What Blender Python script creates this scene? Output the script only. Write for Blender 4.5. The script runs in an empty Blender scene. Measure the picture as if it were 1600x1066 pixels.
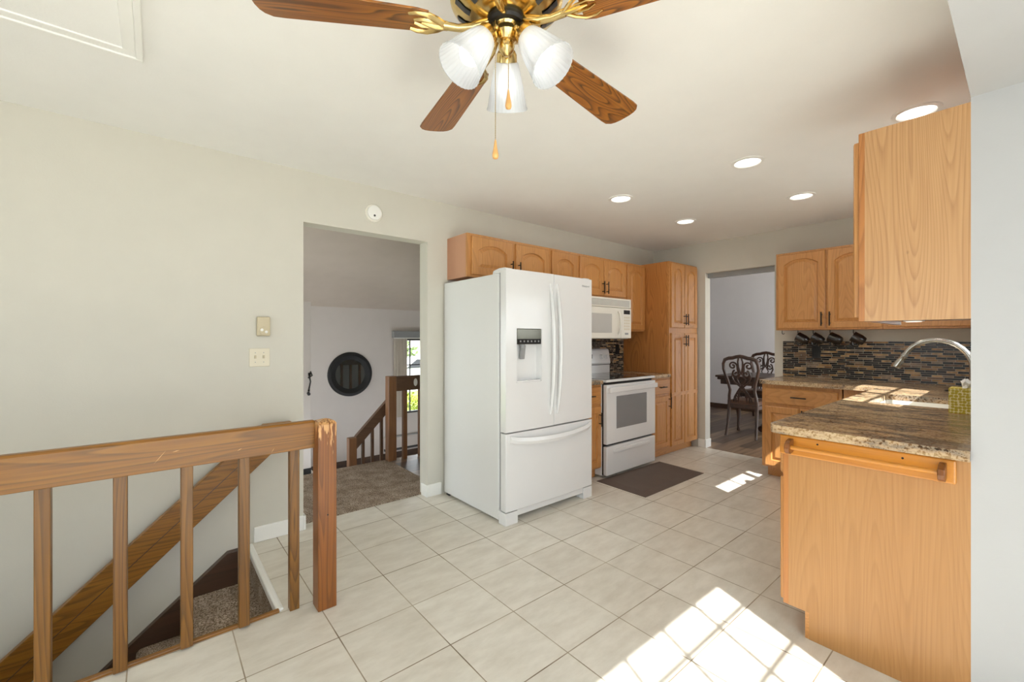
import bpy, bmesh, math, random
from math import sin, cos, pi, radians, sqrt, atan2
from mathutils import Vector, Matrix
random.seed(7)
SC = bpy.context.scene
COL = SC.collection

# ------------------------------------------------------------------ camera
cam_d = bpy.data.cameras.new('camera'); cam = bpy.data.objects.new('camera', cam_d); COL.objects.link(cam)
CX, CY, CZ = -0.6195, -3.3232, 1.3024
cam.location = (CX, CY, CZ)
TH = 0.87645357
cam.rotation_euler = (pi/2, 0, TH - pi/2)
cam_d.sensor_width = 36; cam_d.lens = 672.1/1600*36
cam_d.shift_x = 0; cam_d.shift_y = -3.6/1600
cam_d.clip_start = 0.02; cam_d.clip_end = 200
SC.camera = cam
# ------------------------------------------------------------------ world, sun, exposure
W = bpy.data.worlds.new('world'); SC.world = W; W.use_nodes = True
wn = W.node_tree; bg = wn.nodes['Background']
bg.inputs['Color'].default_value = (0.90, 0.95, 1.0, 1); bg.inputs['Strength'].default_value = 5.3
sd = bpy.data.lights.new('sun', 'SUN'); so = bpy.data.objects.new('sun', sd); COL.objects.link(so)
sd.energy = 19.0; sd.color = (1, .97, .93); sd.angle = radians(.5)
so.location = (-4, -10, 10)
so.rotation_euler = Vector((.43, 1, -1.053)).to_track_quat('-Z', 'Y').to_euler()
SC.view_settings.view_transform = 'Standard'; SC.view_settings.look = 'None'
SC.view_settings.gamma = 1; SC.view_settings.use_curve_mapping = False
SC.view_settings.exposure = -.17
SC.cycles.max_bounces = 12; SC.cycles.diffuse_bounces = 7; SC.cycles.transparent_max_bounces = 24
SC.cycles.transmission_bounces = 10
SC.cycles.sample_clamp_indirect = 6; SC.cycles.use_denoising = True

def portal(x, y, z, sx, sz, normal):
    l = bpy.data.lights.new('sky_portal', 'AREA'); o = bpy.data.objects.new('sky_portal', l); COL.objects.link(o)
    l.shape = 'RECTANGLE'; l.size = sx; l.size_y = sz; l.cycles.is_portal = True
    o.location = (x, y, z); o.rotation_euler = Vector(normal).to_track_quat('-Z', 'Y').to_euler()

# ------------------------------------------------------------------ materials
def lin(c): return tuple(((v/255)/12.92 if v/255 <= .04045 else ((v/255+.055)/1.055)**2.4) for v in c) + (1,)
MATS = {}
def nmat(name):
    m = bpy.data.materials.new(name); m.use_nodes = True
    return m, m.node_tree, m.node_tree.nodes, m.node_tree.links, m.node_tree.nodes['Principled BSDF']
def node(N, t, **k):
    n = N.new(t)
    for a, b in k.items():
        if a.startswith('i_'): n.inputs[a[2:].replace('_', ' ')].default_value = b
        else: setattr(n, a, b)
    return n
def coords(N, L, scale=(1, 1, 1), rnd=False, rot=(0, 0, 0)):
    tc = N.new('ShaderNodeTexCoord'); mp = N.new('ShaderNodeMapping')
    mp.inputs['Scale'].default_value = scale; mp.inputs['Rotation'].default_value = rot
    L.new(tc.outputs['Object'], mp.inputs['Vector'])
    if rnd:
        oi = N.new('ShaderNodeObjectInfo'); mu = N.new('ShaderNodeVectorMath'); mu.operation = 'SCALE'
        cb = N.new('ShaderNodeCombineXYZ')
        for i in range(3): L.new(oi.outputs['Random'], cb.inputs[i])
        L.new(cb.outputs[0], mu.inputs[0]); mu.inputs['Scale'].default_value = 13
        L.new(mu.outputs[0], mp.inputs['Location'])
    return mp.outputs[0]
def ramp(N, L, src, stops, interp='LINEAR'):
    r = N.new('ShaderNodeValToRGB'); r.color_ramp.interpolation = interp
    e = r.color_ramp.elements
    while len(e) < len(stops): e.new(.5)
    for q, (p, c) in zip(e, stops): q.position = p; q.color = c if len(c) == 4 else lin(c)
    L.new(src, r.inputs[0]); return r.outputs[0]
def bump(N, L, src, b, strength=.3, dist=.002):
    bn = N.new('ShaderNodeBump'); bn.inputs['Strength'].default_value = strength; bn.inputs['Distance'].default_value = dist
    L.new(src, bn.inputs['Height']); L.new(bn.outputs[0], b.inputs['Normal'])
def mixc(N, L, fac, a, b, mode='MIX'):
    m = N.new('ShaderNodeMix'); m.data_type = 'RGBA'; m.blend_type = mode
    for s, i in ((fac, 0), (a, 6), (b, 7)):
        if isinstance(s, (int, float)): m.inputs[i].default_value = s
        elif isinstance(s, tuple): m.inputs[i].default_value = s
        else: L.new(s, m.inputs[i])
    return m.outputs[2]
def plain(name, c, rough=.5, metal=0, var=.04, nscale=6, bmp=0, bscale=200, coat=0, spec=None):
    m, T, N, L, b = nmat(name)
    v = coords(N, L, rnd=False)
    nz = node(N, 'ShaderNodeTexNoise'); nz.inputs['Scale'].default_value = nscale; nz.inputs['Detail'].default_value = 3
    L.new(v, nz.inputs['Vector'])
    cl = lin(c); lo = tuple(x*(1-var) for x in cl[:3]) + (1,); hi = tuple(min(1, x*(1+var)) for x in cl[:3]) + (1,)
    L.new(ramp(N, L, nz.outputs['Fac'], [(.3, lo), (.7, hi)]), b.inputs['Base Color'])
    b.inputs['Roughness'].default_value = rough; b.inputs['Metallic'].default_value = metal
    if coat: b.inputs['Coat Weight'].default_value = coat; b.inputs['Coat Roughness'].default_value = .08
    if spec is not None: b.inputs['Specular IOR Level'].default_value = spec
    if bmp:
        n2 = node(N, 'ShaderNodeTexNoise'); n2.inputs['Scale'].default_value = bscale; n2.inputs['Detail'].default_value = 2
        L.new(v, n2.inputs['Vector']); bump(N, L, n2.outputs['Fac'], b, bmp, .002)
    return m
def wood(name, light, mid, dark, axis='z', lines=22, gscale=3.2, rough=.38, contrast=.5, knots=0, coat=0.15, stretch=.16):
    m, T, N, L, b = nmat(name)
    ax = 'xyz'.index(axis)
    s1 = [gscale]*3; s1[ax] = gscale*stretch
    s2 = [140]*3; s2[ax] = 3
    s3 = [2.2]*3; s3[ax] = .5
    v1 = coords(N, L, s1, True); v2 = coords(N, L, s2, True); v3 = coords(N, L, s3, True)
    n1 = node(N, 'ShaderNodeTexNoise'); n1.inputs['Scale'].default_value = 1; n1.inputs['Detail'].default_value = 1.2; n1.inputs['Distortion'].default_value = .25; L.new(v1, n1.inputs['Vector'])
    mm = node(N, 'ShaderNodeMath', operation='MULTIPLY'); mm.inputs[1].default_value = lines*2; L.new(n1.outputs['Fac'], mm.inputs[0])
    fr = node(N, 'ShaderNodeMath', operation='FRACT'); L.new(mm.outputs[0], fr.inputs[0])
    g = ramp(N, L, fr.outputs[0], [(0, light), (.55, mid), (.86, dark), (1, light)])
    n2 = node(N, 'ShaderNodeTexNoise'); n2.inputs['Scale'].default_value = 1; n2.inputs['Detail'].default_value = 3; L.new(v2, n2.inputs['Vector'])
    f = ramp(N, L, n2.outputs['Fac'], [(.3, dark), (.6, light)])
    n3 = node(N, 'ShaderNodeTexNoise'); n3.inputs['Scale'].default_value = 1; n3.inputs['Detail'].default_value = 2; L.new(v3, n3.inputs['Vector'])
    h = ramp(N, L, n3.outputs['Fac'], [(.3, mid), (.7, light)])
    c = mixc(N, L, contrast, h, g); c = mixc(N, L, .22, c, f)
    if knots:
        s4 = [5]*3; s4[ax] = 3
        v4 = coords(N, L, s4, True)
        vo = node(N, 'ShaderNodeTexVoronoi'); vo.inputs['Scale'].default_value = 1; L.new(v4, vo.inputs['Vector'])
        k = ramp(N, L, vo.outputs['Distance'], [(.05*knots, (255, 255, 255)), (.10*knots, (0, 0, 0))])
        c = mixc(N, L, k, c, tuple(x*.35 for x in lin(dark)[:3])+(1,))
    L.new(c, b.inputs['Base Color']); b.inputs['Roughness'].default_value = rough
    b.inputs['Coat Weight'].default_value = coat; b.inputs['Coat Roughness'].default_value = .2
    bump(N, L, n2.outputs['Fac'], b, .12, .001)
    return m
WHITE3 = (255, 255, 255)
M = {}
M['wall'] = plain('painted_wall', (207, 204, 193), .85, var=.012, bmp=.12, bscale=160)
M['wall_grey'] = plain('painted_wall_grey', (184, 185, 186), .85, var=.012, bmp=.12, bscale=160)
M['wall_living'] = plain('living_wall', (212, 205, 200), .9, var=.012, bmp=.1, bscale=160)
M['ceil'] = plain('ceiling_paint', (240, 240, 237), .9, var=.01, bmp=.15, bscale=120)
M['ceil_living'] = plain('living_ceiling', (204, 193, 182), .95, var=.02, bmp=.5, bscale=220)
M['trim'] = plain('white_trim', (238, 238, 234), .4, var=.01)
M['white'] = plain('appliance_white', (226, 227, 227), .22, var=.006, coat=.4)
M['white_side'] = plain('appliance_side_white', (222, 223, 222), .38, var=.006, bmp=.08, bscale=500)
M['microglass'] = plain('microwave_window', (196, 196, 192), .15, coat=.4, var=.02)
M['bisque'] = plain('off_white_plastic', (234, 231, 220), .35, var=.01)
M['cream'] = plain('cream_plastic', (222, 214, 192), .4, var=.02)
M['beige'] = plain('beige_plastic', (196, 184, 154), .45, var=.02)
M['grey'] = plain('grey_plastic', (150, 152, 152), .4, var=.02)
M['darkgrey'] = plain('dark_plastic', (60, 60, 60), .4)
M['black'] = plain('black_metal', (26, 22, 20), .35, .3)
M['matteblack'] = plain('matte_black', (16, 15, 15), .55)
M['blackgloss'] = plain('black_glass', (14, 14, 16), .06, coat=.5)
M['mug'] = plain('mug_glaze', (38, 32, 28), .25, coat=.4, var=.2, nscale=25)
M['ovenglass'] = plain('oven_glass', (136, 138, 140), .1, coat=.6, var=.02)
M['brass'] = plain('polished_brass', (220, 192, 130), .2, 1, var=.05, nscale=30)
M['nickel'] = plain('brushed_nickel', (176, 174, 168), .22, 1)
M['mirror'] = plain('mirror_glass', (120, 123, 126), .03, 1, var=.001)
M['display'] = plain('silver_display', (98, 96, 86), .15, .9)
def ramp2(N, L, src, lo, hi): return ramp(N, L, src, [(.35, lo), (.65, hi)])
# floor tile
m, T, N, L, b = nmat('ceramic_floor_tile')
v = coords(N, L)
br = node(N, 'ShaderNodeTexBrick'); br.offset = 0; br.squash = 1
br.inputs['Scale'].default_value = 1; br.inputs['Brick Width'].default_value = .35; br.inputs['Row Height'].default_value = .35
br.inputs['Mortar Size'].default_value = .0026; br.inputs['Mortar Smooth'].default_value = .2; br.inputs['Bias'].default_value = 0
br.inputs['Color1'].default_value = lin((229, 225, 216)); br.inputs['Color2'].default_value = lin((221, 216, 206)); br.inputs['Mortar'].default_value = lin((186, 175, 156))
L.new(v, br.inputs['Vector'])
vs = coords(N, L, (5, 13, 5))
nz = node(N, 'ShaderNodeTexNoise'); nz.inputs['Scale'].default_value = 1; nz.inputs['Detail'].default_value = 6; nz.inputs['Roughness'].default_value = .65; L.new(vs, nz.inputs['Vector'])
mo = ramp(N, L, nz.outputs['Fac'], [(.35, (238, 236, 231)), (.62, (255, 255, 253))])
c = mixc(N, L, 1.0, br.outputs['Color'], mo, 'MULTIPLY')
# a few darker, dirtier joints
nd = node(N, 'ShaderNodeTexNoise'); nd.inputs['Scale'].default_value = 2.4; L.new(v, nd.inputs['Vector'])
dk = ramp(N, L, nd.outputs['Fac'], [(.4, (255, 255, 255)), (.62, (178, 166, 152))])
c2 = mixc(N, L, 1.0, c, dk, 'MULTIPLY'); c = mixc(N, L, br.outputs['Fac'], c, c2)
L.new(c, b.inputs['Base Color'])
L.new(ramp(N, L, br.outputs['Fac'], [(0, (.32, .32, .32, 1)), (1, (.8, .8, .8, 1))]), b.inputs['Roughness'])
inv = node(N, 'ShaderNodeMath', operation='SUBTRACT'); inv.inputs[0].default_value = 1; L.new(br.outputs['Fac'], inv.inputs[1])
bump(N, L, inv.outputs[0], b, .5, .002)
M['tile'] = m
# granite
m, T, N, L, b = nmat('granite')
v = coords(N, L, (8, 3.6, 8), rot=(0, 0, .25)); v2 = coords(N, L)
n1 = node(N, 'ShaderNodeTexNoise'); n1.inputs['Scale'].default_value = 1; n1.inputs['Detail'].default_value = 9; n1.inputs['Roughness'].default_value = .66; n1.inputs['Distortion'].default_value = 1.3; L.new(v, n1.inputs['Vector'])
c = ramp(N, L, n1.outputs['Fac'], [(.36, (26, 20, 16)), (.43, (96, 68, 42)), (.5, (168, 132, 90)), (.58, (196, 166, 122)), (.66, (120, 84, 50))])
vo = node(N, 'ShaderNodeTexNoise'); vo.inputs['Scale'].default_value = 90; vo.inputs['Detail'].default_value = 3; L.new(v2, vo.inputs['Vector'])
sp = ramp(N, L, vo.outputs['Fac'], [(.40, (30, 25, 22)), (.46, (205, 188, 160)), (.6, (230, 218, 196)), (.72, (120, 90, 60))])
c = mixc(N, L, .3, c, sp)
L.new(c, b.inputs['Base Color']); b.inputs['Roughness'].default_value = .2; b.inputs['Specular IOR Level'].default_value = .35
M['granite'] = m
# mosaic: staggered slim strips; axis = horizontal running axis
def mosaic(name, axis):
    m, T, N, L, b = nmat(name)
    tc = N.new('ShaderNodeTexCoord'); sx = N.new('ShaderNodeSeparateXYZ'); cb = N.new('ShaderNodeCombineXYZ')
    L.new(tc.outputs['Object'], sx.inputs[0]); L.new(sx.outputs['XY'.index(axis)], cb.inputs[0]); L.new(sx.outputs[2], cb.inputs[1])
    br = node(N, 'ShaderNodeTexBrick'); br.offset = .37; br.offset_frequency = 3; br.squash = .62; br.squash_frequency = 2
    br.inputs['Scale'].default_value = 1; br.inputs['Brick Width'].default_value = .105; br.inputs['Row Height'].default_value = .0188
    br.inputs['Mortar Size'].default_value = .0015; br.inputs['Mortar Smooth'].default_value = .1; br.inputs['Bias'].default_value = 0
    br.inputs['Color1'].default_value = (0, 0, 0, 1); br.inputs['Color2'].default_value = (1, 1, 1, 1); br.inputs['Mortar'].default_value = (0, 0, 0, 1)
    L.new(cb.outputs[0], br.inputs['Vector'])
    c = ramp(N, L, br.outputs['Color'], [(0, (18, 13, 12)), (.42, (24, 17, 15)), (.47, (120, 92, 66)), (.58, (84, 70, 60)), (.66, (176, 140, 92)), (.76, (146, 128, 108)), (.86, (64, 48, 38)), (.93, (196, 164, 118))], 'CONSTANT')
    nz = node(N, 'ShaderNodeTexNoise'); nz.inputs['Scale'].default_value = 22; nz.inputs['Detail'].default_value = 4; L.new(tc.outputs['Object'], nz.inputs['Vector'])
    c = mixc(N, L, 1, c, ramp(N, L, nz.outputs['Fac'], [(.3, (170, 165, 160)), (.65, (255, 250, 245))]), 'MULTIPLY')
    c = mixc(N, L, br.outputs['Fac'], c, lin((172, 164, 150)))
    L.new(c, b.inputs['Base Color'])
    L.new(ramp(N, L, br.outputs['Fac'], [(0, (.22, .22, .22, 1)), (1, (.8, .8, .8, 1))]), b.inputs['Roughness']); b.inputs['Specular IOR Level'].default_value = .3
    inv = node(N, 'ShaderNodeMath', operation='SUBTRACT'); inv.inputs[0].default_value = 1; L.new(br.outputs['Fac'], inv.inputs[1])
    bump(N, L, inv.outputs[0], b, .5, .001)
    return m
M['mosaic_y'] = mosaic('mosaic_far', 'Y'); M['mosaic_x'] = mosaic('mosaic_range', 'X')
# carpet
m, T, N, L, b = nmat('speckled_carpet')
v = coords(N, L)
n1 = node(N, 'ShaderNodeTexNoise'); n1.inputs['Scale'].default_value = 150; n1.inputs['Detail'].default_value = 3; L.new(v, n1.inputs['Vector'])
n2 = node(N, 'ShaderNodeTexNoise'); n2.inputs['Scale'].default_value = 9; n2.inputs['Detail'].default_value = 4; L.new(v, n2.inputs['Vector'])
c = ramp(N, L, n1.outputs['Fac'], [(.36, (108, 92, 78)), (.5, (176, 158, 140)), (.64, (216, 202, 186))])
c = mixc(N, L, 1, c, ramp(N, L, n2.outputs['Fac'], [(.3, (205, 200, 195)), (.7, (255, 255, 255))]), 'MULTIPLY')
L.new(c, b.inputs['Base Color']); b.inputs['Roughness'].default_value = 1; b.inputs['Specular IOR Level'].default_value = .1
bump(N, L, n1.outputs['Fac'], b, 1, .008)
M['carpet'] = m
# plank floor
m, T, N, L, b = nmat('plank_floor')
v = coords(N, L)
br = node(N, 'ShaderNodeTexBrick'); br.offset = .37; br.offset_frequency = 2
br.inputs['Scale'].default_value = 1; br.inputs['Brick Width'].default_value = 1.2; br.inputs['Row Height'].default_value = .18
br.inputs['Mortar Size'].default_value = .002; br.inputs['Bias'].default_value = 0
br.inputs['Color1'].default_value = lin((92, 74, 64)); br.inputs['Color2'].default_value = lin((182, 150, 118)); br.inputs['Mortar'].default_value = lin((50, 40, 34))
L.new(v, br.inputs['Vector'])
vs = coords(N, L, (1.2, 22, 1)); nz = node(N, 'ShaderNodeTexNoise'); nz.inputs['Scale'].default_value = 1; nz.inputs['Detail'].default_value = 5; L.new(vs, nz.inputs['Vector'])
c = mixc(N, L, 1, br.outputs['Color'], ramp(N, L, nz.outputs['Fac'], [(.3, (165, 160, 158)), (.7, (255, 255, 255))]), 'MULTIPLY')
L.new(c, b.inputs['Base Color']); b.inputs['Roughness'].default_value = .35
M['plank'] = m
# woods
H = ((202, 146, 84), (184, 126, 66), (138, 84, 38))
M['cab_z'] = wood('honey_hickory', *H, axis='z', contrast=.34, lines=16, gscale=4.5)
M['cab_x'] = wood('honey_hickory_x', *H, axis='x', contrast=.34, lines=16, gscale=4.5)
M['cab_y'] = wood('honey_hickory_y', *H, axis='y', contrast=.34, lines=16, gscale=4.5)
M['cab_dark'] = wood('hickory_side', (188, 126, 66), (170, 108, 52), (120, 70, 32), axis='z', contrast=.5, lines=14, gscale=4)
M['panel'] = wood('maple_end_panel', (180, 133, 80), (172, 122, 69), (142, 96, 50), axis='z', contrast=.25, lines=16, gscale=5, stretch=.07)
M['panel_pale'] = wood('pale_hickory_end', (196, 154, 107), (187, 142, 94), (142, 94, 54), axis='z', contrast=.45, lines=24, gscale=4.6, knots=.5, stretch=.12)
M['laminate'] = plain('laminate_side', (190, 142, 112), .5, var=.02)
M['pine_x'] = wood('stained_pine_x', (150, 101, 30), (126, 79, 21), (60, 37, 12), axis='x', coat=.05, contrast=.55, lines=7, gscale=9, knots=.5, stretch=.08)
M['pine_z'] = wood('stained_pine_z', (138, 94, 34), (110, 70, 22), (50, 32, 12), axis='z', coat=.05, contrast=.55, lines=7, gscale=9, knots=.5, stretch=.08)
M['newel'] = wood('worn_newel', (146, 88, 32), (120, 67, 22), (60, 34, 12), axis='z', contrast=.45, lines=7, gscale=9, stretch=.08)
m = M['newel']; T = m.node_tree; N = T.nodes; L = T.links; b = N['Principled BSDF']
src = b.inputs['Base Color'].links[0].from_socket
tc = N.new('ShaderNodeTexCoord'); sx = N.new('ShaderNodeSeparateXYZ'); L.new(tc.outputs['Object'], sx.inputs[0])
gz = node(N, 'ShaderNodeMapRange'); gz.inputs[1].default_value = .72; gz.inputs[2].default_value = .91; gz.inputs[3].default_value = 0; gz.inputs[4].default_value = .42; L.new(sx.outputs[2], gz.inputs[0])
v = coords(N, L, (110, 110, 14)); nz = node(N, 'ShaderNodeTexNoise'); nz.inputs['Scale'].default_value = 1; nz.inputs['Detail'].default_value = 3; L.new(v, nz.inputs['Vector'])
ad = node(N, 'ShaderNodeMath', operation='ADD'); L.new(gz.outputs[0], ad.inputs[0]); L.new(nz.outputs['Fac'], ad.inputs[1])
k = ramp(N, L, ad.outputs[0], [(.80, (0, 0, 0)), (.88, (255, 255, 255))])
L.new(mixc(N, L, k, src, lin((206, 156, 100))), b.inputs['Base Color'])
M['newel_worn'] = wood('worn_newel_top', (232, 186, 122), (206, 150, 84), (150, 90, 44), axis='z', contrast=.8, lines=14, gscale=12, stretch=.2)
M['pine_dark'] = wood('dark_skirt', (84, 60, 44), (66, 46, 34), (38, 26, 18), axis='x', contrast=.4, lines=6)
M['rail_living'] = wood('living_rail', (104, 76, 54), (88, 62, 44), (58, 40, 28), axis='x', contrast=.3, lines=6)
M['rail_living_z'] = wood('living_rail_z', (146, 102, 66), (124, 84, 54), (78, 52, 34), axis='z', contrast=.3, lines=6)
M['honey'] = wood('amber_towel_bar', (206, 136, 38), (190, 120, 28), (152, 86, 18), axis='y', contrast=.35, lines=6, coat=.6)
M['oak'] = wood('oak_blade', (158, 98, 28), (130, 75, 18), (50, 26, 8), axis='x', contrast=.9, lines=15, gscale=9, stretch=.12, coat=.4)
M['darkwood'] = wood('mahogany', (76, 46, 32), (56, 33, 23), (30, 18, 13), axis='z', contrast=.4, lines=6, coat=.4)
M['fob'] = plain('light_wood_fob', (214, 164, 100), .35, var=.1, nscale=40)
M['mat'] = plain('mat_vinyl', (98, 84, 76), .75, var=.06, bmp=.5, bscale=260)
M['sink'] = plain('white_enamel', (236, 234, 226), .12, var=.005, coat=.5)
M['leather'] = plain('seat_leather', (96, 66, 48), .4, var=.15)
M['wall_dining'] = plain('dining_wall', (222, 219, 222), .85, var=.01)
M['linen'] = plain('curtain_linen', (214, 206, 194), .9, var=.03)
M['grass'] = plain('lawn', (120, 140, 70), 1, var=.3, nscale=30)
M['leaf'] = plain('shrub_leaf', (150, 160, 50), .8, var=.4, nscale=40)
M['asphalt'] = plain('concrete_drive', (205, 203, 196), .9, var=.1)
M['car'] = plain('car_paint', (236, 238, 240), .15, var=.002, coat=.8)
M['siding'] = plain('house_siding', (206, 204, 198), .8)
# tissue pattern
m, T, N, L, b = nmat('yellow_pattern_card')
v = coords(N, L, (70, 70, 70)); wv = node(N, 'ShaderNodeTexVoronoi'); wv.inputs['Scale'].default_value = 1; wv.inputs['Randomness'].default_value = .35; L.new(v, wv.inputs['Vector'])
L.new(ramp(N, L, wv.outputs['Distance'], [(.50, (190, 168, 40)), (.62, (236, 226, 170))]), b.inputs['Base Color']); b.inputs['Roughness'].default_value = .6
M['tissue_card'] = m
M['tissue'] = plain('tissue_paper', (244, 244, 242), .9)
# ribbed frosted glass of the shades
m, T, N, L, b = nmat('frosted_ribbed_glass')
b.inputs['Base Color'].default_value = (.74, .76, .78, 1); b.inputs['Roughness'].default_value = .2
tr = node(N, 'ShaderNodeBsdfTranslucent'); tr.inputs[0].default_value = (.74, .76, .78, 1)
tp = node(N, 'ShaderNodeBsdfTransparent'); tp.inputs[0].default_value = (.96, .97, .98, 1)
mx = N.new('ShaderNodeMixShader'); mx.inputs[0].default_value = .42; L.new(b.outputs[0], mx.inputs[1]); L.new(tr.outputs[0], mx.inputs[2])
mx2 = N.new('ShaderNodeMixShader'); mx2.inputs[0].default_value = .3; L.new(mx.outputs[0], mx2.inputs[1]); L.new(tp.outputs[0], mx2.inputs[2])
L.new(mx2.outputs[0], N['Material Output'].inputs[0]); M['shade'] = m
# window glass
m, T, N, L, b = nmat('window_glass')
tp = node(N, 'ShaderNodeBsdfTransparent'); tp.inputs[0].default_value = (.97, .98, .98, 1)
gl = node(N, 'ShaderNodeBsdfGlossy'); gl.inputs['Roughness'].default_value = .02
fz = node(N, 'ShaderNodeLayerWeight'); fz.inputs[0].default_value = .2; fm = node(N, 'ShaderNodeMath', operation='MULTIPLY'); L.new(fz.outputs['Facing'], fm.inputs[0]); fm.inputs[1].default_value = .25; mx = N.new('ShaderNodeMixShader'); L.new(fm.outputs[0], mx.inputs[0]); L.new(tp.outputs[0], mx.inputs[1]); L.new(gl.outputs[0], mx.inputs[2])
L.new(mx.outputs[0], N['Material Output'].inputs[0]); M['glass'] = m
def emit(name, c, s):
    m, T, N, L, b = nmat(name)
    b.inputs['Base Color'].default_value = (.9, .9, .9, 1)
    b.inputs['Emission Color'].default_value = c; b.inputs['Emission Strength'].default_value = s
    return m
M['bulb'] = emit('lit_bulb', (1, .96, .9, 1), 2.6)
M['can'] = emit('lit_downlight', (1, .97, .92, 1), 3)
M['puck'] = emit('lit_puck', (1, .9, .75, 1), 1.2)

# ------------------------------------------------------------------ mesh building
class MB:
    def __init__(s): s.v = []; s.f = []
    def add(s, vs, fs):
        o = len(s.v); s.v += [tuple(v) for v in vs]; s.f += [tuple(i+o for i in f) for f in fs]; return s
    def box(s, x0, x1, y0, y1, z0, z1):
        x0, x1 = sorted((x0, x1)); y0, y1 = sorted((y0, y1)); z0, z1 = sorted((z0, z1))
        return s.add([(x0, y0, z0), (x1, y0, z0), (x1, y1, z0), (x0, y1, z0), (x0, y0, z1), (x1, y0, z1), (x1, y1, z1), (x0, y1, z1)],
                     [(0, 3, 2, 1), (4, 5, 6, 7), (0, 1, 5, 4), (1, 2, 6, 5), (2, 3, 7, 6), (3, 0, 4, 7)])
    def prism(s, poly, axis, a, b):
        # poly in the two other axes (in xyz order), extruded along axis from a to b
        n = len(poly)
        def P(p, t):
            if axis == 'x': return (t, p[0], p[1])
            if axis == 'y': return (p[0], t, p[1])
            return (p[0], p[1], t)
        vs = [P(p, a) for p in poly] + [P(p, b) for p in poly]
        fs = [tuple(range(n))[::-1], tuple(range(n, 2*n))] + [(i, (i+1) % n, (i+1) % n+n, i+n) for i in range(n)]
        return s.add(vs, fs)
    def lathe(s, prof, c=(0, 0, 0), d=(0, 0, 1), n=28, cap=True, rib=0, ribn=0):
        d = Vector(d).normalized(); q = d.to_track_quat('Z', 'Y'); c = Vector(c); vs = []
        for r, h in prof:
            for k in range(n):
                a = 2*pi*k/n; rr = r*(1+(rib*cos(ribn*a) if rib else 0))
                vs.append(c + q @ Vector((rr*cos(a), rr*sin(a), h)))
        m = len(prof)
        fs = [(j*n+k, j*n+(k+1) % n, (j+1)*n+(k+1) % n, (j+1)*n+k) for j in range(m-1) for k in range(n)]
        if cap: fs += [tuple(range(n))[::-1], tuple(range((m-1)*n, m*n))]
        return s.add(vs, fs)
    def cyl(s, c, d, r, l, n=20): return s.lathe([(r, 0), (r, l)], c, d, n)
    def tube(s, path, r, n=10, closed=False, flat=None, up=None):
        P = [Vector(p) for p in path]; m = len(P); vs = []
        R = r if isinstance(r, (list, tuple)) else [r]*m
        prev = None
        for i in range(m):
            a = P[(i-1) % m] if (closed or i > 0) else P[i]; b_ = P[(i+1) % m] if (closed or i < m-1) else P[i]
            t = (b_-a).normalized()
            if up is not None: nx = Vector(up).cross(t)
            elif prev is None: nx = t.orthogonal()
            else: nx = prev - t*prev.dot(t)
            if nx.length < 1e-6: nx = t.orthogonal()
            nx.normalize(); prev = nx; ny = t.cross(nx)
            f2 = flat if flat else 1
            for k in range(n):
                an = 2*pi*k/n; vs.append(P[i] + nx*R[i]*cos(an) + ny*R[i]*f2*sin(an))
        seg = m if closed else m-1
        fs = [(j*n+k, j*n+(k+1) % n, ((j+1) % m)*n+(k+1) % n, ((j+1) % m)*n+k) for j in range(seg) for k in range(n)]
        if not closed: fs += [tuple(range(n))[::-1], tuple(range((m-1)*n, m*n))]
        return s.add(vs, fs)
    def loops(s, L, cap0=True, cap1=True):
        n = len(L[0]); vs = [p for l in L for p in l]
        fs = [(j*n+k, j*n+(k+1) % n, (j+1)*n+(k+1) % n, (j+1)*n+k) for j in range(len(L)-1) for k in range(n)]
        if cap0: fs.append(tuple(range(n))[::-1])
        if cap1: fs.append(tuple(range((len(L)-1)*n, len(L)*n)))
        return s.add(vs, fs)
def mb(): return MB()
ORG = {}
def thing(name, label, cat, loc=(0, 0, 0), group=None):
    o = bpy.data.objects.new(name, None); COL.objects.link(o); o.location = loc; o.empty_display_size = .1
    o['label'] = label; o['category'] = cat
    if group: o['group'] = group
    ORG[o.name] = Vector(loc); return o
def obj(name, m_, mat, parent=None, smooth=False, bevel=0, seg=2, label=None, sub=0, loc=None):
    """link collected geometry (world coordinates) as one mesh; vertices become local to the thing's base"""
    if parent is not None: off = ORG[parent.name]
    else: off = Vector(loc) if loc else Vector((0, 0, 0))
    me = bpy.data.meshes.new(name)
    me.from_pydata([tuple(Vector(v)-off) for v in m_.v], [], m_.f); me.update()
    bm = bmesh.new(); bm.from_mesh(me); bmesh.ops.recalc_face_normals(bm, faces=bm.faces)
    if smooth:
        for f in bm.faces: f.smooth = True
        for e in bm.edges:
            if len(e.link_faces) == 2 and e.calc_face_angle(0) > radians(38): e.smooth = False
    bm.to_mesh(me); bm.free()
    me.materials.append(M[mat] if isinstance(mat, str) else mat)
    o = bpy.data.objects.new(name, me); COL.objects.link(o)
    if parent is not None: o.parent = parent; ORG[o.name] = off
    else: o.location = off; ORG[o.name] = off
    if bevel:
        bv = o.modifiers.new('bevel', 'BEVEL'); bv.width = bevel; bv.segments = seg; bv.limit_method = 'ANGLE'; bv.angle_limit = radians(40)
    if sub:
        sb = o.modifiers.new('sub', 'SUBSURF'); sb.levels = sub; sb.render_levels = sub
    if label: o['label'] = label
    return o
def tag(o, label, cat, group=None):
    o['label'] = label; o['category'] = cat
    if group: o['group'] = group
    return o
def struct(name, m_, mat, **k):
    o = obj(name, m_, mat, **k); o['kind'] = 'structure'; return o
def copy_tree(o, parent=None):
    c = o.copy(); COL.objects.link(c); c.parent = parent
    ORG[c.name] = ORG.get(o.name, Vector((0, 0, 0)))
    for ch in list(o.children): copy_tree(ch, c)
    return c
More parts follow.
